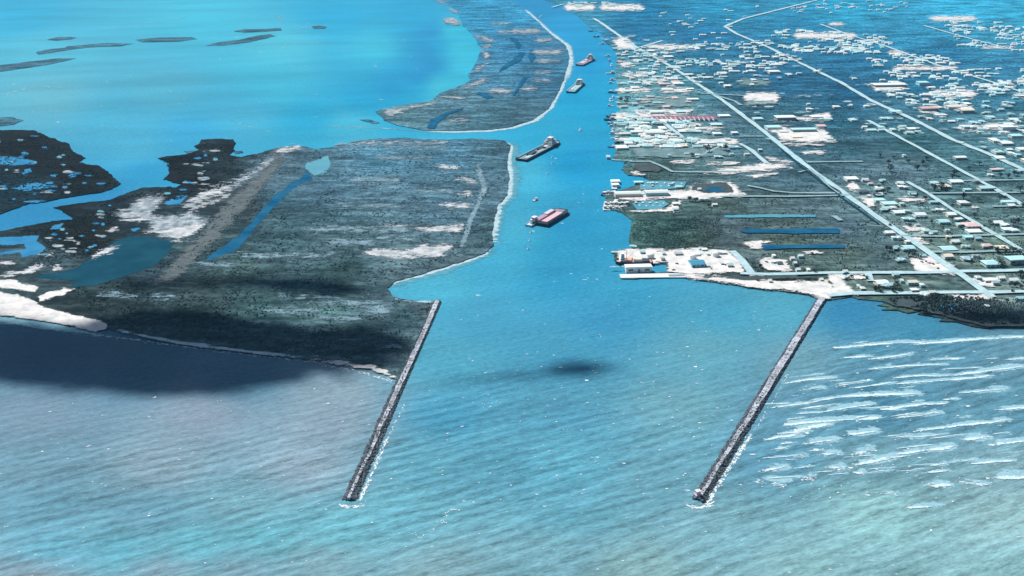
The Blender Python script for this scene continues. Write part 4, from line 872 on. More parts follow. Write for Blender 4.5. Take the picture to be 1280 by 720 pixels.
parts.append(foam_line([(515,669),(525,672),(545,660),(560,645)], 26, 0.6, 1.6, 1.8))
def flecks(poly, n, size):
    Q = sample_poly(poly, n); m = np.array([MPP(y) for y in Q[:, 1]])
    r = RNG.gamma(1.6, 0.5, n) * m * size
    return GA(Q), r * 1.5, r * 0.9, RNG.normal(0.15, 0.3, n)
parts.append(flecks([(0,500),(480,480),(900,390),(1010,380),(860,640),(1280,420),(1280,720),(0,720)], 1500, 0.5))
parts.append(flecks([(640,180),(770,180),(780,360),(1000,385),(870,620),(480,620),(560,380),(640,300)], 520, 0.5))
parts.append(flecks([(0,20),(520,0),(560,60),(480,130),(420,170),(150,200),(0,140)], 500, 0.45))
parts.append(flecks([(890,620),(1040,430),(1280,430),(1280,640)], 380, 0.7))
pp = [np.concatenate([q[k] for q in parts]) for k in range(4)]
z = 0.2 + 0.00003 * np.arange(len(pp[0]))
tag(lumps('sea_foam', pp[0], pp[1], pp[2], 0, M_FOAM, z, 7, None, 0.5, True, pp[3]), kind='stuff')

# ------------------------------------------------------------------ the two jetties
def rock_mesh(seed):
    bm = bmesh.new(); bmesh.ops.create_icosphere(bm, subdivisions=1, radius=1)
    r = random.Random(seed)
    for v in bm.verts: v.co *= r.uniform(.72, 1.2)
    V = np.array([v.co[:] for v in bm.verts]); F = np.array([[v.index for v in f.verts] for f in bm.faces]); bm.free()
    return V, F
ROCKS = [rock_mesh(k) for k in range(6)]
def rocks(name, P, r, mat, parent=None, stretch=(1, 1)):
    """P: n x 3 centres"""
    VV, FF, n0 = [], [], 0
    which = RNG.integers(0, 6, len(P))
    for k in range(6):
        I = np.where(which == k)[0]
        if not len(I): continue
        V, F = ROCKS[k]; a = RNG.uniform(0, 6.28, len(I)); c, s = np.cos(a)[:, None], np.sin(a)[:, None]
        X = V[None, :, 0] * c - V[None, :, 1] * s; Y = V[None, :, 0] * s + V[None, :, 1] * c
        W = np.stack([X * stretch[0], Y * stretch[1], np.broadcast_to(V[None, :, 2] * 0.8, X.shape)], -1) * r[I][:, None, None] + P[I][:, None]
        VV.append(W.reshape(-1, 3)); FF.append((F[None] + n0 + (np.arange(len(I)) * len(V))[:, None, None]).reshape(-1, 3)); n0 += len(I) * len(V)
    me = bpy.data.meshes.new(name); me.from_pydata(np.concatenate(VV).tolist(), [], np.concatenate(FF).tolist()); me.materials.append(mat); me.update()
    return link(name, me, parent)

def jetty(a, b, label, crest_w, crest_end, slope_w, slope_end, top):
    A, B_ = G(*a), G(*b); L = (B_ - A).length; ang = math.atan2(B_.y - A.y, B_.x - A.x)
    root = empty('stone_jetty', A, ang); tag(root, label, 'jetty', 'stone jetties at the channel mouth')
    # capped crest in poured blocks
    m = MB(); x = 0.0
    while x < L - 8:
        t = x / L; w = crest_w + (crest_end - crest_w) * smooth(np.array((t - 0.45) / 0.45)).item()
        ln = random.uniform(5, 8); wob = random.uniform(-.3, .3)
        wob = 1.1 * noise.noise(Vector((x / 38.0, a[0] * .1, 0))) + random.uniform(-.25, .25)
        m.box(x + ln / 2, wob, 0.4, ln - 0.12, w * random.uniform(.9, 1.05), top - 0.4 + random.uniform(-.18, .18)); x += ln
    m.build('crest', M_CREST, root)
    for side, nm in ((1, 1), (-1, 1)):
        n = int(L * 3.4); xs = RNG.uniform(0, L, n); t = xs / L
        w = (crest_w + (crest_end - crest_w) * smooth((t - .45) / .45)) / 2
        sw = slope_w[0 if side > 0 else 1] + (slope_end - slope_w[0 if side > 0 else 1]) * smooth((t - .4) / .5)
        lump = 1 + 0.28 * np.array([noise.noise(Vector((x_ / 9.0, side * 5.0, 0))) for x_ in xs])
        u = RNG.uniform(0, 1, n) ** 0.8
        y = side * (w - 0.3 + u * sw * lump); zz = (top - 0.5) * (1 - u) - 0.25 * u
        r = RNG.uniform(.55, 1.25, n) * np.where(t > .6, 1.2, 1.0)
        o = rocks('armour_rock', np.stack([xs, y, zz], 1), r, M_ROCK, root); o['kind'] = 'stuff'
    n = 190; a_ = RNG.uniform(-1.6, 1.6, n); rr = RNG.uniform(0, 1, n) ** .6 * (crest_end / 2 + slope_end)
    o = rocks('head_rock', np.stack([L - 5 + rr * np.cos(a_) * .7, rr * np.sin(a_), (top - .4) * (1 - rr / (crest_end / 2 + slope_end)) - .1], 1), RNG.uniform(.8, 1.6, n), M_ROCK, root); o['kind'] = 'stuff'
    n = 330; xs = L * RNG.uniform(0, 1, n) ** .6 * .99
    o = rocks('loose_rock', np.stack([xs, RNG.normal(0, crest_end * .35, n), np.full(n, top - .1)], 1), RNG.uniform(.4, .9, n), M_ROCK, root); o['kind'] = 'stuff'
    return root, L
jetty((547,378), (436,626), 'rubble stone jetty along the tip of the marsh island, left of the channel mouth', 5.2, 2.4, (1.9, 4.0), 4.4, 2.5)
jr, jl = jetty((1028,374), (873,626), 'longer pale stone jetty running out from the white beach', 6.6, 3.0, (1.8, 2.8), 4.0, 2.7)
b = empty('jetty_beacon', G(872, 622), R(20)); b.location.z = 2.5; tag(b, 'small pink and white beacon hut on the outer end of the longer jetty', 'beacon')
m = MB(); m.prism([(-2.6, -2.2), (2.6, -2.2), (2.6, 2.2), (-2.6, 2.2)], 0, .9); m.build('plinth', paint((.62, .48, .55)), b)
m = MB(); m.box(0, 0, .9, 3.6, 3.2, 2.8, .9, .9); m.build('hut', paint((.72, .5, .58)), b)
m = MB(); m.box(0, 0, 3.7, 4.0, 3.6, .35); m.build('roof', paint((.8, .76, .82)), b)
m = MB(); m.bar((0, 0, 4.0), (0, 0, 7.0), .16); m.lathe([(.1, 7), (.5, 7.1), (.5, 7.8), (.1, 8.2)], 8); m.build('lamp_mast', paint((.75, .75, .78)), b)

# ------------------------------------------------------------------ vessels
HULLRED, NAVY = paint((.16, .05, .06)), paint((.012, .03, .05))
WHITE, CREAM = paint((.82, .84, .84)), paint((.72, .68, .58))
def frame(stern, bow):
    A, B_ = G(*stern), G(*bow); d = B_ - A
    return (A + B_) / 2, math.atan2(d.y, d.x), d.length
def hull_outline(L, W, bow=0.22, stern=0.92, n=6):
    h = L / 2; p = [(-h, -W / 2 * stern), (-h + L * .04, -W / 2)]
    p += [(h - L * bow + L * bow * math.sin(k / n * math.pi / 2), -W / 2 * math.cos(k / n * math.pi / 2) ** .8) for k in range(n)] + [(h, 0)]
    p += [(x, -y) for x, y in reversed(p[:-1])]
    return p
def inset(p, k, W):
    return [(x * k, y * (1 - 2 * (1 - k) * 1.3)) for x, y in p]
def hull_with_deck(root, L, W, fb, bul, hullmat, deckmat, bow=.22):
    o = hull_outline(L, W, bow); q = inset(o, .975, W); m = MB(); n = len(o)
    m.prism([(x * .97, y * .9) for x, y in o], -.8, 0, 1.02)
    v = [(x * .99, y * .96, -.02) for x, y in o] + [(x, y, fb + bul) for x, y in o] + [(x, y, fb + bul) for x, y in q] + [(x, y, fb) for x, y in q]
    f = []
    for r in range(3):
        for i in range(n): f.append((r * n + i, r * n + (i + 1) % n, (r + 1) * n + (i + 1) % n, (r + 1) * n + i))
    m.add(v, f); m.build('hull', hullmat, root)
    d = MB(); d.prism(q, fb - .3, fb + .02, 1, False); d.build('deck', deckmat, root)
def deck_house(root, x, w, l, z, tiers, mat, h=2.7):
    m = MB(); g = MB()
    for k in range(tiers):
        s = 1 - .14 * k
        m.box(x, 0, z + k * h, l * s, w * s, h - .12); m.box(x, 0, z + k * h + h - .12, l * s + .7, w * s + .7, .12)
        for sd in (-1, 1): g.box(x, sd * (w * s / 2 + .03), z + k * h + 1.2, l * s * .84, .06, .9)
        g.box(x - (l * s / 2 + .03), 0, z + k * h + 1.2, .06, w * s * .84, .9)
    o = m.build('deckhouse', mat, root); g.build('window_band', M_GLASS, o)
    return z + tiers * h
def supply_ship(stern, bow, W, label, deckmat, hullmat, tiers, cargo, bulmat=None):
    c, a, L = frame(stern, bow); r = empty('supply_ship', c, a); tag(r, label, 'ship')
    hull_with_deck(r, L, W, 2.8, 1.2, hullmat, deckmat)
    zt = deck_house(r, L * .29, W * .8, L * .16, 2.8, tiers, WHITE)
    for s in (-1, 1): f = MB(); f.box(L * .2, s * W * .26, 2.8, 3, 2.2, 8, .8, .8); f.build('funnel', WHITE, r)
    m = MB(); m.bar((L * .3, 0, zt - .2), (L * .3, 0, zt + 9), .28); m.bar((L * .3, -2.4, zt + 5), (L * .3, 2.4, zt + 5), .16); m.build('mast', WHITE, r)
    for s in (-1, 1): rail = MB(); rail.box(-L * .12, s * W * .41, 2.8, L * .66, W * .05, 1.9); rail.build('cargo_rail', bulmat or WHITE, r)
    for k, (u, v, l, w, h, mt) in enumerate(cargo):
        q = MB(); q.box(u * L, v * W, 2.83, l * L, w * W, h); q.box(u * L, v * W, 2.83 + h, l * L * .8, w * W * .7, .25); q.build('deck_cargo', mt, r)
    return r
GREY, DARK, TEAL = paint((.3, .36, .4)), paint((.03, .06, .08)), paint((.12, .3, .36))
PINK, ROSE = paint((.62, .36, .42)), paint((.42, .16, .22))
supply_ship((651,201.5), (697,178), 23, 'long dark hulled ship with white bridge tower and grey open deck in mid channel', paint((.22, .30, .36)), NAVY, 5,
            [(-.2, .02, .2, .34, 2.2, DARK), (.05, .06, .14, .3, 2.6, DARK), (-.36, -.18, .16, .28, 1.2, paint((.5, .6, .65))), (-.06, -.2, .2, .24, 1.6, paint((.4, .48, .52))), (.13, -.12, .06, .3, 3.2, WHITE)], paint((.35, .6, .7)))
supply_ship((724,82.5), (741,74), 22, 'small far ship with pinkish deck and pale bridge tower', PINK, paint((.2, .16, .2)), 5,
            [(-.22, 0, .3, .5, 2.2, paint((.7, .6, .66))), (.06, .1, .14, .4, 3, paint((.7, .66, .72)))], paint((.7, .7, .74)))
supply_ship((713,116.5), (727,104), 22, 'small far ship with pale blue grey deck and low square stern', paint((.34, .56, .64)), paint((.03, .12, .18)), 4,
            [(-.2, .1, .3, .3, 1.6, paint((.5, .66, .72))), (-.2, -.2, .3, .2, 1.2, paint((.5, .66, .72)))], paint((.5, .7, .76)))
c, a, L = frame((674,282.5), (704,264.5)); r = empty('cargo_barge', c, a); tag(r, 'broad red decked barge with dark sides being pushed up the channel', 'barge')
W = 26
m = MB(); m.prism([(-L / 2, -W / 2), (L * .36, -W / 2), (L / 2, -W * .3), (L / 2, W * .3), (L * .36, W / 2), (-L / 2, W / 2)], -.6, 4.6, 1.0); m.build('hull', NAVY, r)
m = MB(); m.box(-L * .14, -W * .235, 4.6, L * .66, W * .38, 2.4, .97, .9); m.build('hatch_cover', paint((.72, .46, .5)), r)
m = MB(); m.box(-L * .1, W * .26, 4.6, L * .7, W * .34, 2.2, .97, .9); m.build('hatch_cover', paint((.46, .28, .4)), r)
m = MB(); m.box(L * .08, W * .27, 6.85, L * .3, W * .26, 1.0); m.build('deck_cargo', paint((.62, .58, .68)), r)
m = MB(); m.box(L * .33, 0, 4.6, L * .2, W * .62, .8, .8, .9); m.build('foredeck', paint((.26, .24, .30)), r)
for s in (-1, 1):
    for k in range(4): m = MB(); m.box(L * (-.42 + .22 * k), s * W * .46, 4.6, .7, .7, 1.1); m.build('bollard', DARK, r)
c, a, L = frame((660,283.5), (672.5,277)); r = empty('towboat', c, a); tag(r, 'white towboat pushing the red barge', 'towboat')
hull_with_deck(r, L, 11, 2.0, .9, paint((.5, .62, .68)), paint((.6, .7, .72)), .3)
deck_house(r, L * .12, 7.5, L * .4, 2.0, 3, WHITE)
m = MB(); m.box(-L * .16, 0, 2, 3, 3, 6, .8, .8); m.build('funnel', WHITE, r)
m = MB(); m.bar((L * .12, 0, 10), (L * .12, 0, 15), .2); m.build('mast', WHITE, r)

_boat_cache = {}
def boat_meshes(kind, hullmat):
    key = (kind, hullmat.name)
    if key in _boat_cache: return _boat_cache[key]
    L, W = 10.0, 3.4
    o = hull_outline(L, W, .4); h = MB(); n = len(o)
    h.add([(x * .96, y * .82, -.3) for x, y in o] + [(x, y, 1.1) for x, y in o] + [(x * .96, y * .88, 1.1) for x, y in o] + [(x * .95, y * .84, .75) for x, y in o],
          [(q * n + i, q * n + (i + 1) % n, (q + 1) * n + (i + 1) % n, (q + 1) * n + i) for q in range(3) for i in range(n)] + [tuple(range(3 * n, 4 * n))])
    c = MB(); c.box(.6 if kind != 'trawler' else 1.8, 0, .75, 3.6, 2.2, 1.9, .8, .85); c.box(.6 if kind != 'trawler' else 1.8, 0, 2.65, 3.2, 2.1, .15)
    g = MB(); g.box(.6 if kind != 'trawler' else 1.8, 0, 1.7, 3.4, 2.06, .5)
    x = MB()
    if kind == 'trawler':
        x.bar((-.6, 0, .8), (-.6, 0, 7), .12)
        for s in (-1, 1): x.bar((-.6, 0, 2.2), (-2.2, s * 3.2, 6.2), .1)
    elif kind == 'sailing': x.bar((.4, 0, .8), (.4, 0, 12), .11); x.bar((.4, 0, 2.6), (-3.8, 0, 2.6), .1)
    else: x.bar((-.4, 0, 2.6), (-.6, 0, 4.4), .06); x.box(-.6, 0, 2.8, 1.6, 1.6, .1)
    r = (h.mesh('hull', hullmat), c.mesh('cabin', WHITE), g.mesh('window_band', M_GLASS), x.mesh('rigging' if kind != 'motor' else 'roof_rack', paint((.7, .74, .76))))
    _boat_cache[key] = r
    return r
def boat(loc, rz, s, label, kind='motor', hullmat=None, group=None, name=None):
    h, c, g, x = boat_meshes(kind, hullmat or WHITE)
    r = empty(name or {'motor': 'motorboat', 'trawler': 'fishing_boat', 'sailing': 'sailing_boat'}[kind], loc, rz)
    r.scale = (s, s, s); tag(r, label, 'boat', group)
    link('hull', h, r); k = link('cabin', c, r); link('window_band', g, k); link(x.name.split('.')[0], x, r)
    return r
boat(G(669, 250.5), R(55), 1.25, 'white motorboat under way just behind the red barge', 'trawler', WHITE)
boat(G(725, 163), R(80), 1.25, 'white motorboat alone in mid channel beyond the long dark ship', 'trawler', WHITE)
boat(G(676, 22), R(95), 2.2, 'white boat farthest up the channel, near the spit shore', 'trawler', WHITE)
# white marker buoys down the fairway
bm_ = MB(); bm_.lathe([(.2, -.4), (1.3, -.3), (1.5, .2), (1.2, .8), (.6, 1.2)], 12); body = bm_.mesh('float', WHITE, True)
bm_ = MB(); bm_.lathe([(.5, 1.2), (.35, 2.6), (.7, 2.7), (.7, 3.4), (.15, 3.8)], 10); topm = bm_.mesh('top_mark', WHITE)
for x, y, lb in ((690,197.5,'white buoy nearest the bow of the long dark ship'), (690,204.5,'second white buoy below the bow of the long dark ship'), (684,218,'white buoy midway between the long dark ship and the small white motorboat'), (663.5,291,'white buoy closest behind the white towboat'), (662,301,'middle one of three white buoys trailing the towboat'), (660,311.5,'white buoy farthest behind the white towboat'), (691.5,185,'white buoy alongside the hull of the long dark ship')):
    r = empty('channel_buoy', G(x, y)); tag(r, lb, 'buoy', 'white buoys down the middle of the channel')
    link('float', body, r); link('top_mark', topm, r)

# ------------------------------------------------------------------ buildings
def ordn(n):
    w = ['', 'first', 'second', 'third', 'fourth', 'fifth', 'sixth', 'seventh', 'eighth', 'ninth', 'tenth', 'eleventh', 'twelfth', 'thirteenth', 'fourteenth', 'fifteenth', 'sixteenth', 'seventeenth', 'eighteenth', 'nineteenth', 'twentieth']
    if n < len(w): return w[n]
    return '%d%s' % (n, 'th' if 10 <= n % 100 <= 20 else {1: 'st', 2: 'nd', 3: 'rd'}.get(n % 10, 'th'))
PAL = {'white': (.74, .84, .85), 'aqua': (.42, .72, .77), 'cream': (.8, .74, .62), 'pink': (.72, .52, .52), 'blue': (.36, .58, .70), 'dark': (.08, .13, .15), 'grey': (.34, .42, .44), 'azure': (.05, .30, .48), 'teal': (.2, .42, .45)}
STREETS = {n: p for n, p, w in ROADS if n in ('long diagonal road', 'bent far road', 'middle diagonal road', 'short diagonal lane', 'shore crossroad', 'beach road')}
STREETS['channel bank'] = [(764,352),(760,245),(770,160),(768,90),(750,45),(702,7),(690,0)]
def locate(x, y):
    """which street a thing stands on, on which side and how far from the sea"""
    best = None; P = np.array([[x, y]], float)
    for nm, pts in STREETS.items():
        Q = np.array(pts, float); Q[:, 1] *= 2.2
        d = seg_dist(P * (1, 2.2), [tuple(q) for q in Q], False)[0]
        if best is None or d < best[0]: best = (d, nm)
    nm = best[1]; pts = sorted(STREETS[nm], key=lambda p: p[1])
    if nm in ('shore crossroad', 'beach road'):
        yr = np.interp(x, [p[0] for p in STREETS[nm]], [p[1] for p in STREETS[nm]])
        return nm, ('seaward' if y > yr else 'inland'), x
    xr = np.interp(y, [p[1] for p in pts], [p[0] for p in pts])
    return nm, ('right' if x > xr else 'left'), -y
REG = {}
def register(o, what, x, y):
    nm, side, k = locate(x, y); REG.setdefault((what, nm, side), []).append((k, o))
def finish_labels():
    for (what, nm, side), L in REG.items():
        L.sort(key=lambda q: q[0])
        for i, (k, o) in enumerate(L):
            look = o['label']
            if nm in ('shore crossroad', 'beach road'): o['label'] = '%s, %s %s from the left, %s side of the %s' % (look, ordn(i + 1), what, side, nm)
            elif nm == 'channel bank': o['label'] = '%s, %s %s up the channel bank from the sea' % (look, ordn(i + 1), what)
            else: o['label'] = '%s, %s %s from the sea, %s of the %s' % (look, ordn(i + 1), what, side, nm)

_hc = {}
def house_meshes(style, wall, roof, detail):
    """unit house 1 x 1 m, 1 m to the eaves, scaled by its Empty"""
    key = (style, wall, roof, detail)
    if key in _hc: return _hc[key]
    wm, rm = paint(PAL[wall], .8), paint(PAL[roof], .7)
    w = MB(); r = MB(); out = []
    if style == 'gable':
        w.box(0, 0, 0, 1, 1, 1); w.add([(-.5, -.5, 1), (-.5, .5, 1), (-.5, 0, 1.34), (.5, -.5, 1), (.5, .5, 1), (.5, 0, 1.34)], [(0, 2, 1), (3, 4, 5)])
        for s in (-1, 1): r.add([(-.55, s * .58, .96), (.55, s * .58, .96), (.55, 0, 1.42), (-.55, 0, 1.42), (-.55, s * .58, 1.02), (.55, s * .58, 1.02), (.55, 0, 1.48), (-.55, 0, 1.48)],
                                [(4, 5, 6, 7), (0, 3, 2, 1), (0, 1, 5, 4), (1, 2, 6, 5), (3, 0, 4, 7)])
    elif style == 'hip':
        w.box(0, 0, 0, 1, 1, 1); r.box(0, 0, 1, 1.12, 1.14, .06); r.box(0, 0, 1.06, 1.12, 1.14, .42, .46, .03)
    elif style == 'shed':
        w.box(0, 0, 0, 1, 1, 1); r.box(0, 0, 1, 1.06, 1.06, .07); r.box(0, 0, 1.07, .98, .98, .05)
    elif style == 'arch':
        n = 8; pr = [(-.52 + 1.04 * k / n, 1 + .38 * math.sin(math.pi * k / n)) for k in range(n + 1)]
        w.box(0, 0, 0, 1, 1, 1)
        v = [(-.52, y, z) for y, z in pr] + [(.52, y, z) for y, z in pr]
        r.add(v, [(k, k + 1, n + 2 + k, n + 1 + k) for k in range(n)] + [tuple(range(n, -1, -1)), tuple(range(n + 1, 2 * n + 2))])
    elif style == 'ell':
        w.box(-.12, .1, 0, .76, .7, 1); w.box(.2, -.2, 0, .5, .56, .98)
        r.box(-.12, .1, 1, .84, .8, .05); r.box(-.12, .1, 1.05, .84, .8, .36, .6, .04); r.box(.2, -.2, .98, .58, .66, .05); r.box(.2, -.2, 1.03, .58, .66, .26, .05, .6)
    out = [w.mesh('wall', wm), r.mesh('roof', rm)]
    if detail:
        for x in (-.32, .32): g = MB(); g.box(x, -.503, .42, .18, .012, .3); out.append(g.mesh('window', M_GLASS))
        g2 = MB(); g2.box(0, -.504, 0, .1, .012, .72); out.append(g2.mesh('door', paint((.2, .24, .26))))
        for y in (-.22, .22): g3 = MB(); g3.box(.503, y, .42, .012, .2, .3); out.append(g3.mesh('window', M_GLASS))
    _hc[key] = out
    return out
NAME = {'gable': 'house', 'hip': 'house', 'ell': 'house', 'shed': 'flat_roofed_building', 'arch': 'warehouse'}
STREET_RZ = R(5.6)
def building(x, y, wpx, wall, roof, style=None, depth=None, h=None, rz=None, label=None, group=None, what=None, name=None, cat=None):
    m = MPP(y); w = wpx * m
    style = style or random.choice(['gable', 'gable', 'hip', 'ell', 'shed'])
    d = depth or min(max(w * random.uniform(.6, .95), 6), 16); h = h or random.uniform(2.9, 3.9)
    if w > 30 and style in ('gable', 'hip', 'ell'): style = 'shed'; h = max(h, 4.5)
    loc = G(x, y + 1.0, 0); loc.z = Z_LAND - .05
    o = empty(name or NAME[style], loc, (STREET_RZ if rz is None else rz) + random.uniform(-.03, .03))
    o.scale = (w, d, h)
    size = 'long' if w > 22 else ('small' if w < 8.5 else '')
    kindw = {'gable': 'gabled', 'hip': 'hip-roofed', 'ell': 'L-shaped', 'shed': 'flat-roofed', 'arch': 'arch-roofed'}[style]
    lb = label or ' '.join(q for q in (size, roof, kindw, 'house' if w < 22 and style != 'arch' else 'building') if q)
    tag(o, lb, cat or ('house' if w < 22 and style not in ('arch',) else 'building'), group or 'buildings of the harbour town')
    det = y > 205 and style in ('gable', 'hip', 'shed')
    ms = house_meshes(style, wall, roof, det)
    for me in ms: link(me.name.split('.')[0], me, o)
    if not label: register(o, 'building', x, y)
    FOOT.append((x, y, wpx))
    return o
FOOT = []
TOWN = '''1063.6 225 15 w s;1080.6 226.5 8 w g;1103 227 6 c g;1087 231 6 p g;1098.5 237 9 w h;1078 241 13 d h;1095.7 244.5 11 d e;1085 247 4 w g;1098.5 251.5 13 c s;1111 256.5 18 c s;1106 262 10 c g;1116.5 261.5 7 w h;1122 267 13 w g;1132.5 265.5 7 c h;1148.6 270.5 13 w g
1124 230 8 w g;1128 235.5 11 w e;1140 242.5 9 t h;1127 257 6 c s;1135 275.8 15 c e;1193.5 228.4 15 w g;1179 234.5 13 y h;1166 230 10 c g;1208 239.3 8 c s;1230 236.6 15 c g;1203 255.3 11 w h;1165.6 254.2 9 c g;1175.6 264.5 11 w e;1187.4 270 11 w g;1198 275.6 9 w s
1258.7 254 14 c s;1262.5 258.5 9 w g;1238 220 8 w e;1243 213.5 11 p s;1271.5 215 8 c g;1112 293 10 w h;1120 299.5 11 w e;1134 304.5 6 w s;1134.5 311.8 13 c g;1119 311.5 6 c g;1127 326.5 9 c e;1152 322 8 c g;1146 283 5 b g;1157 290.5 9 c h
1178 278.8 13 c g;1199 282.3 8 c s;1213 283.5 17 p h;1217 291.3 18 w s;1221 300 8 b g;1210 298.5 12 c s;1184.5 290.5 6 c e;1165.7 292.5 9 c g;1185 298.5 5 y h;1192.6 303.8 10 w g;1183.6 313 18 c g;1205 310 7 c e;1232.7 309 11 p h;1250.6 312.2 14 y g
1262 289.3 18 w e;1246 280.3 12 w g;1255 283 10 w s;1183.6 322.6 11 y g;1207 325 11 b h;1219.5 321.7 9 g e;1237.4 331.6 18 c h;1269.5 328 24 c s;1101 356 15 w g;1111 359 10 c g;1139 355.3 12 y g;1077.8 362.8 6 w h;1073 360 4 w s;1056 342.3 5 w g;1058 348.5 6 c e
1119 345.3 7 c g;1142 365.4 9 w s;1154 371 9 w e;1126 352.9 4 w g;1152 358.3 5 w h;1164 368.3 8 w g;1235.5 353 13 w s;1243 355.6 8 b g;1250.6 349.6 8 w g;1265 353 11 w g;1222 349.6 7 w h;1274 375.6 11 c g;1233.7 385 5 w s
944 95 5 w g;967 91 14 w s;931 91 5 w g;987 94.5 5 w h;998 92.5 6 c g;1068 99 6 w h;1012 137.5 8 w e;1045 134.5 8 w h;1063 132 4 w g;947 149.5 12 c s;981 149.3 24 w s;1020 147 14 w s;1034 150 10 c g;1004 164.3 30 c s;966 161 18 c s;979 165.5 10 w g;1025 158.5 11 p g;1036 175 8 c g;995 172 12 y s
1111 108 40 w s;1101 113.5 13 w s;1120 113.5 10 w g;1160 138 22 p a;1175 144.5 14 w s;1190 135.5 16 y a;1207 140 16 y a;1138 126 10 w e;1144 96.3 8 w g;1153 105.8 13 c s;1163 110 9 w g;1083 134 7 w h;1092 132.5 4 w g;1119 140 14 c s;1108 149 15 c e;1127 159.5 9 c g;1141 162 14 w s;1146 166 8 c g;1088 163.5 12 c g;1080 160 6 w g
1188 152.5 9 w g;1200 150.5 8 c h;1211 161.3 16 w e;1225 163 9 c g;1240 160 14 w s;1258 162 18 w s;1265 150.5 11 w g;1261 156.5 12 w s;1255 167 12 w e;1269 171 15 c s;1256 180.3 14 w g;1260 188.3 8 w g;1230 142.5 8 c g;1274 121 12 w s;1254 132.5 5 w g;1250 138 7 c g;1199 198.5 14 w a;1010 131 4 w g
880 313.8 7 w s;893 320 7 w g;885 319.5 4 w h;868 319.6 12 w a;903 318 9 w s;902 331 4 w g;912 334 7 c g;884 334 5 w h;829 319 4 w g;828 326 5 g s;803 317.5 6 c g;812 320.3 8 w h;793 310.5 5 c s;848 319 10 g s;1000 322 6 w g;974 331 7 d h;968 329.5 6 w s;997 339.5 5 w g;1010 340 4 w s;962 353.5 4 w g;1026 351.5 4 w g;990 325.5 5 w g;967 322 4 w s;993 331.5 4 w g
784 245.3 32 w a;820 244 28 w a;769 228 11 w s;769 232.8 9 w s;880 250.6 11 w e;893 257.5 6 w g;844 257 7 w s;844 264 6 w g;798 229.6 11 c s;848 235 8 c g;838 232 6 c g;815 231 5 c s;874 238.5 4 w g
885 191.5 5 c g;858 193.5 6 c g;898 197.5 10 c e;872 195 6 w h;914 194 5 c g;906 189 6 d h;887 186 5 w g;836 196 4 c g;760 197.5 4 w g;950 189 5 w s;933 194 6 y g;1130 196 4 c h;905 145.5 14 w s;895 157 14 c s;875 162 12 w s;896 168.5 10 w h;918 167.5 8 w s;817 168.5 22 w a;845 176.3 14 w s;790 147.3 14 c s;820 142 16 w a;850 141 12 c s;795 166 14 w a'''
WN = {'w': 'white', 'c': 'aqua', 'y': 'cream', 'p': 'pink', 'b': 'blue', 'd': 'dark', 'g': 'grey', 't': 'teal'}
SN = {'g': 'gable', 'h': 'hip', 's': 'shed', 'e': 'ell', 'a': 'arch'}
for rec in TOWN.replace('\n', ';').split(';'):
    x, y, w, c, st = rec.split()
    wall = random.choice(['white', 'cream', 'aqua', 'grey']) if c != 'd' else 'grey'
    big = float(w) * MPP(float(y)) > 24
    building(float(x), float(y), float(w), wall, WN[c], SN[st], h=random.uniform(5, 7) if big else None, depth=random.uniform(14, 22) if big else None)
# dock buildings that stand out
building(870.5, 332.5, 17, 'aqua', 'azure', 'gable', depth=15, h=5, label='wide blue roofed shed on the white quay', cat='building', name='quay_shed')
o = building(797.5, 338.5, 32, 'white', 'white', 'shed', depth=11, h=7, label='long white roofed boat shed standing over the dock basin', cat='boat shed', name='boat_shed'); o.location.z = 0.3
# the row of narrow red roofed sheds
PAL['dark red'] = (.34, .10, .17)
for k in range(14):
    building(817 + 5.75 * k, 149, 3.4, 'white', 'dark red', 'gable', depth=26, h=4.2, rz=STREET_RZ, label='narrow red roofed shed, %s from the channel in the long row of %s' % (ordn(k + 1), 'identical sheds'), group='row of narrow red roofed sheds', cat='shed', name='shed')
# the rest of the town, in the blocks where the roofs stand thick
def free(x, y, w):
    return all(abs(x - a) > (w + b) * .55 or abs(y - c) > 2.2 for a, c, b in FOOT)
ZONES = [([(772,76),(800,60),(880,100),(880,137),(772,137)], 26, (8, 26), 'wwwcpwg'), ([(772,150),(860,150),(920,186),(775,186)], 22, (8, 22), 'wwwcyc'), ([(758,50),(800,50),(840,72),(775,76)], 8, (8, 24), 'wwc'),
         ([(880,60),(1000,70),(1040,100),(900,110)], 16, (8, 16), 'wcwc'), ([(1100,120),(1290,110),(1290,215),(1200,180)], 26, (9, 18), 'wwccy'), ([(1060,150),(1120,150),(1150,172),(1100,172)], 6, (9, 15), 'ccw')]
for poly, n, (a, b_), cols in ZONES:
    got = 0
    for q in sample_poly(poly, n * 8):
        w = random.uniform(a, b_) / MPP(q[1])
        if got < n and free(q[0], q[1], w):
            building(q[0], q[1], w, random.choice(['white', 'cream', 'aqua']), WN[random.choice(cols)], random.choice(['gable', 'shed', 'hip', 'ell', 'shed']), depth=random.uniform(8, 20)); got += 1
yards = []
for x, y, w in FOOT:
    if y > 205 and x > 1040 and random.random() < .75: yards.append(E(x + random.uniform(-.6, .6) * w, y + random.uniform(.5, 2.5), random.uniform(.35, .75) * w, random.uniform(.8, 1.9), 8))
    elif random.random() < .3: yards.append(E(x + random.uniform(-.6, .6) * w, y + random.uniform(-.5, 1.2), random.uniform(.4, 1.0) * w, random.uniform(.5, 1.1), 8))
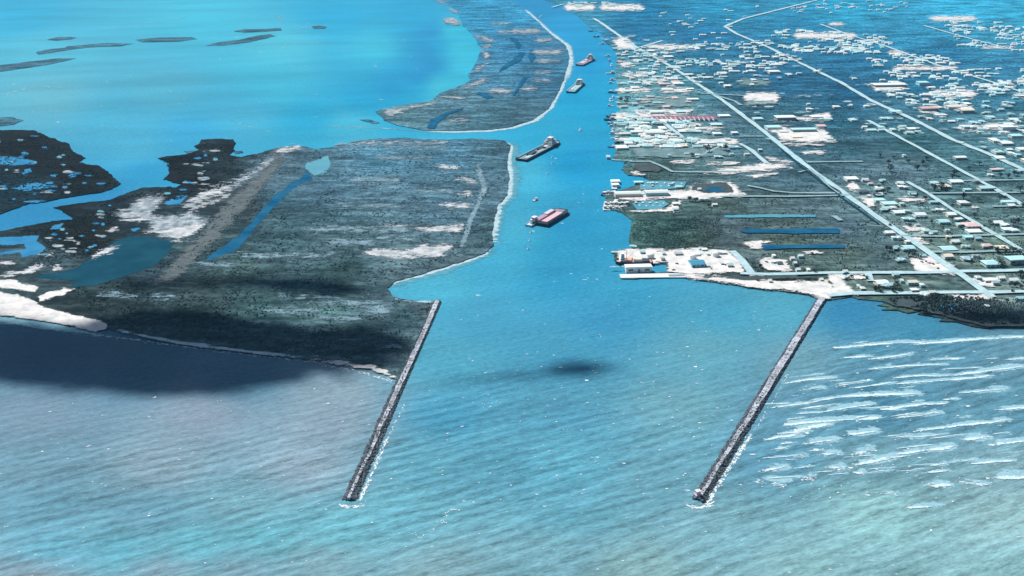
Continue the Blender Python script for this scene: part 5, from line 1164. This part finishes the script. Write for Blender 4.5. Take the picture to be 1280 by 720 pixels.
for poly, n in (([(768,92),(800,64),(870,100),(880,137),(770,137)], 46), ([(768,140),(868,138),(925,186),(772,186)], 60), ([(752,46),(800,46),(850,78),(770,88)], 24), ([(880,60),(1000,70),(1040,100),(900,112)], 22), ([(1095,110),(1290,104),(1290,215),(1200,185)], 56), ([(1050,128),(1130,128),(1160,174),(1080,170)], 16), ([(930,112),(1050,120),(1040,185),(960,180)], 24)):
    for q in sample_poly(poly, n): yards.append(B4(q[0] - random.uniform(2, 8), q[1] - random.uniform(.3, .9), q[0] + random.uniform(2, 8), q[1] + random.uniform(.3, .9)))
patch('yard', yards, M_YARD, soft=1.2, step=1.2)
# far off roofs, a few specks each: one mass
m = MB(); m2 = MB()
for poly, n in (([(960,36),(1120,46),(1110,70),(980,66)], 90), ([(1180,26),(1290,30),(1290,66),(1200,60)], 60), ([(1080,64),(1180,72),(1200,84),(1090,84)], 30), ([(1000,0),(1140,4),(1130,20),(980,20)], 18), ([(860,58),(960,52),(1000,76),(900,100)], 50), ([(710,4),(806,4),(806,14),(720,14)], 40), ([(1200,90),(1290,84),(1290,118),(1220,112)], 36), ([(770,60),(880,56),(890,100),(790,110)], 60), ([(775,150),(850,150),(910,186),(780,186)], 60), ([(820,15),(950,8),(900,60),(830,50)], 12), ([(1090,88),(1200,90),(1290,120),(1200,140),(1110,130)], 50)):
    for q in clumpy(sample_poly(poly, int(n * 4.6)), 22, -.08)[:int(n * 2.5)]:
        if not free(q[0], q[1], 6): continue
        p = G(*q); w, d = random.uniform(6, 15), random.uniform(6, 11); ca, sa = math.cos(STREET_RZ), math.sin(STREET_RZ)
        if random.random() < .3: w *= 1.8
        mm = m if random.random() < .6 else m2
        mm.box(p.x, p.y, Z_LAND - .1, w, d, 3.2); mm.box(p.x, p.y, Z_LAND + 3.1, w + 1, d + 1, 1.7, .8, .1)
for q, c in ((m, PAL['white']), (m2, PAL['aqua'])):
    tag(q.build('distant_roofs', paint(c, .8)), kind='stuff')

# ------------------------------------------------------------------ harbour: quays, moored vessels
def pier(pts, w, h, label, mat=None, name='pier'):
    A, B_ = strip_poly(pts, w, .03); n = len(A); r = empty(name, (A[0][0], A[0][1], 0)); tag(r, label, 'pier')
    ox, oy = A[0]
    V = [(p[0] - ox, p[1] - oy, z) for z in (h, h - .6) for S in (A, B_) for p in S]
    F = []
    for i in range(n - 1):
        F += [(n + i, n + i + 1, i + 1, i), (2 * n + i, 2 * n + i + 1, 3 * n + i + 1, 3 * n + i), (i, i + 1, 2 * n + i + 1, 2 * n + i), (3 * n + i, 3 * n + i + 1, n + i + 1, n + i)]
    F += [(0, 2 * n, 3 * n, n), (n - 1, 2 * n - 1, 4 * n - 1, 3 * n - 1)]
    link('deck', mesh_from('deck', V, F, mat or paint((.6, .62, .62), .9)), r)
    m = MB(); m.bar((0, 0, -.8), (0, 0, h - .3), .3); pm = m.mesh('pile', paint((.12, .11, .1)))
    for i in range(0, n):
        for S in (A, B_):
            d = (A[i] + B_[i]) / 2; p = S[i] + (d - S[i]) * .15
            link('pile', pm, r).location = (p[0] - ox, p[1] - oy, 0)
    return r
pier([(775,346.5),(800,346),(840,345.5),(858,345.6)], 13, 1.6, 'long white pontoon pier in front of the boat shed', paint((.68, .72, .74), .9))
pier([(836,346),(880,345)], 6, 1.9, 'narrow grey landing stage joining the pontoon to the quay', paint((.2, .3, .36), .9))
pier([(764,316),(790,315.5)], 6, 1.5, 'thin grey jetty behind the moored red ship', paint((.36, .5, .54), .9))
pier([(768,237),(768.5,226.5)], 8, 1.5, 'short white pier at the head of the marina', paint((.76, .78, .78), .9))
pier([(764,200.5),(790,201.5)], 5, 1.4, 'low grey pier along the inlet below the bare field', paint((.3, .42, .46), .9))
pier([(771,250),(760,262)], 5, 1.4, 'slanting white finger pier at the marina corner', paint((.7, .72, .76), .9))
c, a, L = frame((815,330.5), (769,330.3)); c = G(792, 329.5); r = empty('moored_ship', c, R(180)); tag(r, 'moored ship with black hull, orange deck and white bridge beside the quay', 'ship')
L *= 1.0; W = 15
hull_with_deck(r, L, W, 3.4, 1.0, paint((.03, .03, .045)), paint((.6, .34, .28)), .24)
deck_house(r, L * .32, W * .85, L * .13, 3.4, 4, WHITE)
m = MB(); m.box(-L * .1, .8, 3.4, L * .24, W * .6, 4.0, .95, .9); m.build('hold_cover', CREAM, r)
m = MB(); m.box(L * .12, -1, 3.4, L * .14, W * .66, 2.4, .9, .9); m.build('deck_cargo', paint((.78, .42, .3)), r)
m = MB(); m.box(-L * .1, -W * .36, 3.4, L * .3, W * .2, 2.2); m.build('deck_cargo', PINK, r)
m = MB(); m.box(-L * .34, 0, 3.4, L * .16, W * .6, 1.6); m.build('winch_platform', DARK, r)
m = MB(); m.bar((L * .2, 0, 3.4), (L * .2, 0, 18), .35); m.bar((L * .2, 0, 6), (L * .02, 0, 15), .25); m.build('crane', paint((.8, .45, .3)), r)
MOOR = []
def berth(x, y, rz, s, kind, look, where):
    MOOR.append((look, where, boat(G(x, y), rz, s, look, kind, {'white': WHITE, 'blue': paint((.05, .2, .34)), 'red': HULLRED, 'green': paint((.08, .3, .26)), 'dark': DARK}[look], 'boats moored in the harbour')))
for k in range(6): berth(754.5 + k * 2.6, 243.5 - .25 * k, R(80 + random.uniform(-14, 14)), random.uniform(1.2, 1.9), random.choice(['trawler', 'motor']), random.choice(['white', 'white', 'dark']), 'outer marina quay')
for k in range(9): berth(757 + k * 3.4, 256.5 + .5 * (k % 2), R(95 + random.uniform(-16, 16)), random.uniform(1.3, 2.1), random.choice(['trawler', 'motor', 'motor']), random.choice(['white', 'white', 'white', 'dark']), 'front of the marina')
for k in range(7): berth(756 + k * 3.6, 261.5 + .6 * (k % 2), R(100 + random.uniform(-25, 25)), random.uniform(1.1, 1.8), random.choice(['trawler', 'motor', 'sailing']), random.choice(['white', 'white', 'green', 'blue']), 'seaward marina corner')
for k in range(9): berth(795 + k * 4.3, 256.2 + 3.0 * (k % 2), R(85 + random.uniform(-12, 12)), random.uniform(1.0, 1.6), random.choice(['motor', 'sailing', 'motor']), random.choice(['white', 'white', 'blue', 'green']), 'enclosed marina basin')
for k in range(11): berth(800 + k * 5.2, 231.5 + 3.2 * (k % 2), R(90 + random.uniform(-12, 12)), random.uniform(1.0, 1.6), random.choice(['motor', 'sailing', 'motor']), random.choice(['white', 'white', 'blue']), 'upper marina basin')
for k, (x, y) in enumerate(((765.5,132.5),(767,146),(765,150),(766,155),(768,158),(769,163),(770,168),(771,173),(773,178),(767,184),(766,126),(768,116),(768,100),(766,92),(767,82),(764,76),(762,70),(755,55),(748,46),(741,39),(766,104),(769,121))):
    berth(x - 2.5, y + .3, R(random.choice([0, 8, 90, 170]) + random.uniform(-10, 10)), random.uniform(1.4, 2.6), random.choice(['trawler', 'motor']), random.choice(['white', 'white', 'white', 'blue', 'dark']), 'town quays')
cnt = {}
for look, where, o in MOOR:
    cnt[where] = cnt.get(where, 0) + 1
    k = {'fishing_boat': 'fishing boat', 'motorboat': 'motorboat', 'sailing_boat': 'sailing boat'}[o.name.split('.')[0]]
    if where == 'town quays': o['label'] = '%s hulled %s tied up along the town quays' % (look, k)
    else: o['label'] = '%s hulled %s, %s from the channel at the %s' % (look, k, ordn(cnt[where]), where)
quay = sorted([o for l, w, o in MOOR if w == 'town quays'], key=lambda o: o.location.y)
for i, o in enumerate(quay): o['label'] = o['label'].replace('tied up along the town quays', 'tied up %s from the sea along the town quays' % ordn(i + 1))

# storage tanks on the quay
tk = MB(); tk.lathe([(4.2, 0), (4.2, 6), (3.0, 7.0), (.2, 7.4)], 18)
tank = tk.mesh('shell', WHITE)
tl = MB(); tl.bar((4.3, 0, 0), (4.3, 0, 6.6), .12); tl.bar((4.3, .6, 0), (4.3, .6, 6.6), .12); lad = tl.mesh('ladder', GREY)
for x, y, lb in ((894.5,322.5,'white round storage tank at the rear of the white quay'), (813,324.5,'white round storage tank beside the moored ship'), (866,325.5,'white round storage tank behind the blue roofed shed')):
    r = empty('storage_tank', G(x, y)); r.location.z = Z_LAND; tag(r, lb, 'tank', 'white storage tanks on the quay'); link('shell', tank, r); link('ladder', lad, r)

# ------------------------------------------------------------------ parked cars
cb = MB(); cb.box(0, 0, .35, 4.5, 1.8, .6, .98, .95); cb.box(-.2, 0, .95, 2.4, 1.6, .6, .75, .85)
cw = MB(); cw.box(-.2, 0, 1.02, 2.2, 1.63, .36, .85, .97)
wh = MB(); wh.bar((0, -.12, 0), (0, .12, 0), .34, 10)
cwm, whm = cw.mesh('window', M_GLASS), wh.mesh('wheel', M_TYRE)
bodies = {n: cb.mesh('body', paint(c, .35)) for n, c in (('white', (.8, .8, .8)), ('dark blue', (.02, .05, .12)), ('black', (.015, .015, .02)), ('red', (.4, .04, .04)), ('grey', (.25, .28, .3)))}
CARS = [(1152,330,'dark blue','sandy lot by the road junction, leftmost'), (1157,329,'black','sandy lot by the road junction, second from left'), (1161,331.5,'red','sandy lot by the road junction, middle'), (1166,332.5,'black','sandy lot by the road junction, fourth from left'), (1171,331.5,'white','sandy lot by the road junction, rightmost'),
        (1227,354,'black','white forecourt right of the diagonal road, seaward one'), (1222,351,'grey','white forecourt right of the diagonal road, inland one'), (1200,374.5,'white','beach car park, leftmost'), (1207,373.6,'dark blue','beach car park, second from left'), (1215,374.3,'grey','beach car park, third from left'), (1222,373.8,'red','beach car park, rightmost'),
        (842,340,'black','front of the white quay, left one'), (846,332,'dark blue','middle of the white quay'), (889,338,'grey','right end of the white quay, seaward one'), (907,333.5,'red','right end of the white quay, inland one'), (947,353.5,'black','path down to the beach'), (1056,345.5,'dark blue','drive beside the shore crossroad, left one'), (1064,347,'black','drive beside the shore crossroad, right one'), (958,330,'black','pink dirt yard, left one'), (966,331,'grey','pink dirt yard, right one')]
for x, y, c, where in CARS:
    r = empty('parked_car', G(x, y), random.uniform(0, 3.1)); r.location.z = Z_LAND + 1.2 * 0 + .6; r.scale = (1.1,) * 3
    tag(r, '%s car parked at the %s' % (c, where), 'car', 'parked cars'); r.location.z = Z_LAND + .75
    link('body', bodies[c], r); link('window', cwm, r)
    for sx in (-1.35, 1.35):
        for sy in (-.82, .82): w = link('wheel', whm, r); w.location = (sx, sy, .34)

# ------------------------------------------------------------------ trees
def crown_mesh(seed, wide):
    r = np.random.default_rng(seed); n = 90
    d = r.normal(0, 1, (n, 3)); d /= np.linalg.norm(d, axis=1)[:, None]
    lob = 1 + .3 * np.sin(3 * np.arctan2(d[:, 1], d[:, 0]) + seed) + .18 * r.normal(0, 1, n)
    P = d * (r.uniform(.25, 1, n) ** .5 * lob)[:, None] * (wide, wide, .75) + (0, 0, 1.65)
    P[:, 2] = np.maximum(P[:, 2], .75)
    V, F = [], []
    for p in P:
        s = r.uniform(.16, .36); k = len(V)
        q = r.normal(0, 1, (6, 3)); q /= np.linalg.norm(q, axis=1)[:, None]
        V += [tuple(p + a * s * (1, 1, .6)) for a in q]
        F += [(k, k + 1, k + 2), (k + 3, k + 4, k + 5), (k, k + 2, k + 4), (k + 1, k + 3, k + 5), (k, k + 5, k + 3), (k + 2, k + 1, k + 4)]
    return mesh_from('crown', V, F, M_LEAF)
CROWNS = [crown_mesh(3, 1.0), crown_mesh(8, 1.3), crown_mesh(12, .8), crown_mesh(21, 1.15)]
tb = MB(); tb.lathe([(.16, 0), (.11, .5), (.08, 1.0), (.05, 1.5)], 7)
for k in range(4): tb.bar((0, 0, .8), (.55 * math.cos(1.6 * k + .3), .55 * math.sin(1.6 * k + .3), 1.5), .045)
TRUNK = tb.mesh('trunk', M_BARK)
TREES = '1098 236.5 5;1109 239.5 7;1104 241 5;1121 262 4;1112 283 4;1137 284 5;1193 219 9;1190 223 6;1176 237 9;1168 238 7;1204 249 8;1222 252 6;1250 250 7;1255 249 6;1222 232 6;1275 240 8;1280 262 9;1218 272 7;1206 278 6;1228 292 5;1202 286 6;1164 279 5;1163 304 5;1184 301.5 6;1200 307 5;1246 316 8;1256 317 9;1266 317 8;1275 317.5 8;1240 309.5 4;1214 327 5;1249 330 9;1253 334 8;1275 345 8;1277 352 9;1268 358.5 6;1262 358 5;1121 361 10;1116 366 8;1124 365 7;1118 351 6;1094 365 9;1100 366 7;1172 337 3;1168 372 6;1170 379 5;1110 322.5 4;1108 313 6;1112 314 7;1135 320 8;1142 322 7;1148 324 6;1083 350 5;1064 348 4;941 333 6;950 335 6;1006 340 4;1018 341 5;1015 318 4;884 190 8;907 187 7;876 198 4;865 196 5;1153 206 6;1158 200 6;1135 204 5;1110 205 6;1117 198 5;1100 196 4;1146 212 7;1112 214 7;1270 378 6;1258 379 7;1155 391 9;1180 393 8;1205 398 9;1225 402 8;1240 399 8;1262 403 9;886 259 5;846 252 4;869 252 6;862 251 5;1211 212 5;1224 206 6;1260 222 7;1268 219 6;1250 221 5;1237 280 5;1266 282 8;1272 279 7;1178 285.5 4;1217 314 4;1225 327 4;1265 366 5;1276 361 7;1230 284 4;1190 258 4;1156 250 5;1152 257 5;1147 257.5 4;776 127 5;784 126 6;782 128 5'
for rec in TREES.split(';'):
    x, y, w = map(float, rec.split()); s = w * MPP(y) * .5; p = G(x, y + 1.2); p.z = Z_LAND - .1
    o = empty('tree', p, random.uniform(0, 6.28)); s *= random.uniform(.85, 1.1); k = random.randrange(4)
    o.scale = (s, s, s * random.uniform(.75, 1.0)); tag(o, ['dark leafy tree', 'spreading dark tree', 'narrow dark tree', 'broad dark tree'][k], 'tree', 'trees among the houses')
    link('crown', CROWNS[k], o); link('trunk', TRUNK, o); register(o, 'tree', x, y)
finish_labels()

# ------------------------------------------------------------------ clouds overhead, out of the frame, that shade parts of the shore
CLOUD_H = 1900.0
def cloud(poly, n, r, label, fringe=0.5):
    A_ = np.array(poly, float); lo, hi = A_.min(0) - (26, 9), A_.max(0) + (26, 9)
    X = RNG.uniform(lo, hi, (n * 5, 2)); dx = seg_dist(X * (1, 2.4), [(a, b * 2.4) for a, b in poly])
    X = X[(~in_poly(X, poly)) & (RNG.uniform(0, 1, len(X)) < np.exp(-dx / 8))][:n]
    Q = np.concatenate([sample_poly(poly, n), X]); n = len(Q); d = np.maximum(sdist(Q, poly), 0); W = GA(Q)
    off = np.array(SUN_DIR[:2]) / SUN_DIR.z
    m = np.array([MPP(y) for y in Q[:, 1]])
    h = CLOUD_H + RNG.uniform(0, 60, n) ** 1.0
    P = np.concatenate([W + off[None] * h[:, None], h[:, None]], 1)
    rad = RNG.uniform(.5, 1.1, n) * np.clip(d / 14, .13, 1) * r * .8
    o = rocks('cloud', P, rad, M_CLOUD, None, (1.9, .85)); tag(o, label, 'cloud'); o['kind'] = 'stuff'
    return o
cloud([(-260,420),(-60,402),(0,402),(60,410),(115,421),(138,404),(200,390),(260,395),(330,408),(410,418),(455,412),(482,422),(472,440),(455,456),(420,456),(390,462),(345,470),(300,480),(240,489),(190,491),(140,484),(60,478),(10,466),(-60,462),(-260,480)], 1500, 42, 'large cloud over the outer shore of the island')
cloud([(160,352),(250,350),(330,345),(390,347),(440,354),(452,366),(440,374),(400,374),(355,366),(280,360),(160,362)], 300, 20, 'long thin cloud over the middle of the island')
cloud([(555,479),(620,468),(680,462),(700,453),(735,451),(760,455),(780,460),(750,464),(735,472),(700,470),(640,474),(580,480)], 320, 13, 'small wisp of cloud over the channel mouth')
cloud([(1170,393),(1200,391),(1300,386),(1400,392),(1400,412),(1240,411),(1190,402)], 240, 18, 'cloud over the marshy shore by the houses')

# ------------------------------------------------------------------ the air between
hz = MB(); hz.box(0, 6200, -2.0, 26000, 18400, 520)
hm = bpy.data.materials.new('haze_air'); hm.use_nodes = True; nt = hm.node_tree; nt.nodes.clear()
out = nt.nodes.new('ShaderNodeOutputMaterial'); pv = nt.nodes.new('ShaderNodeVolumePrincipled')
pv.inputs['Color'].default_value = (.22, .64, 1.0, 1); pv.inputs['Density'].default_value = 3.2e-5; pv.inputs['Anisotropy'].default_value = 0.0
nt.links.new(pv.outputs[0], out.inputs['Volume'])
tag(hz.build('haze', hm), kind='stuff')
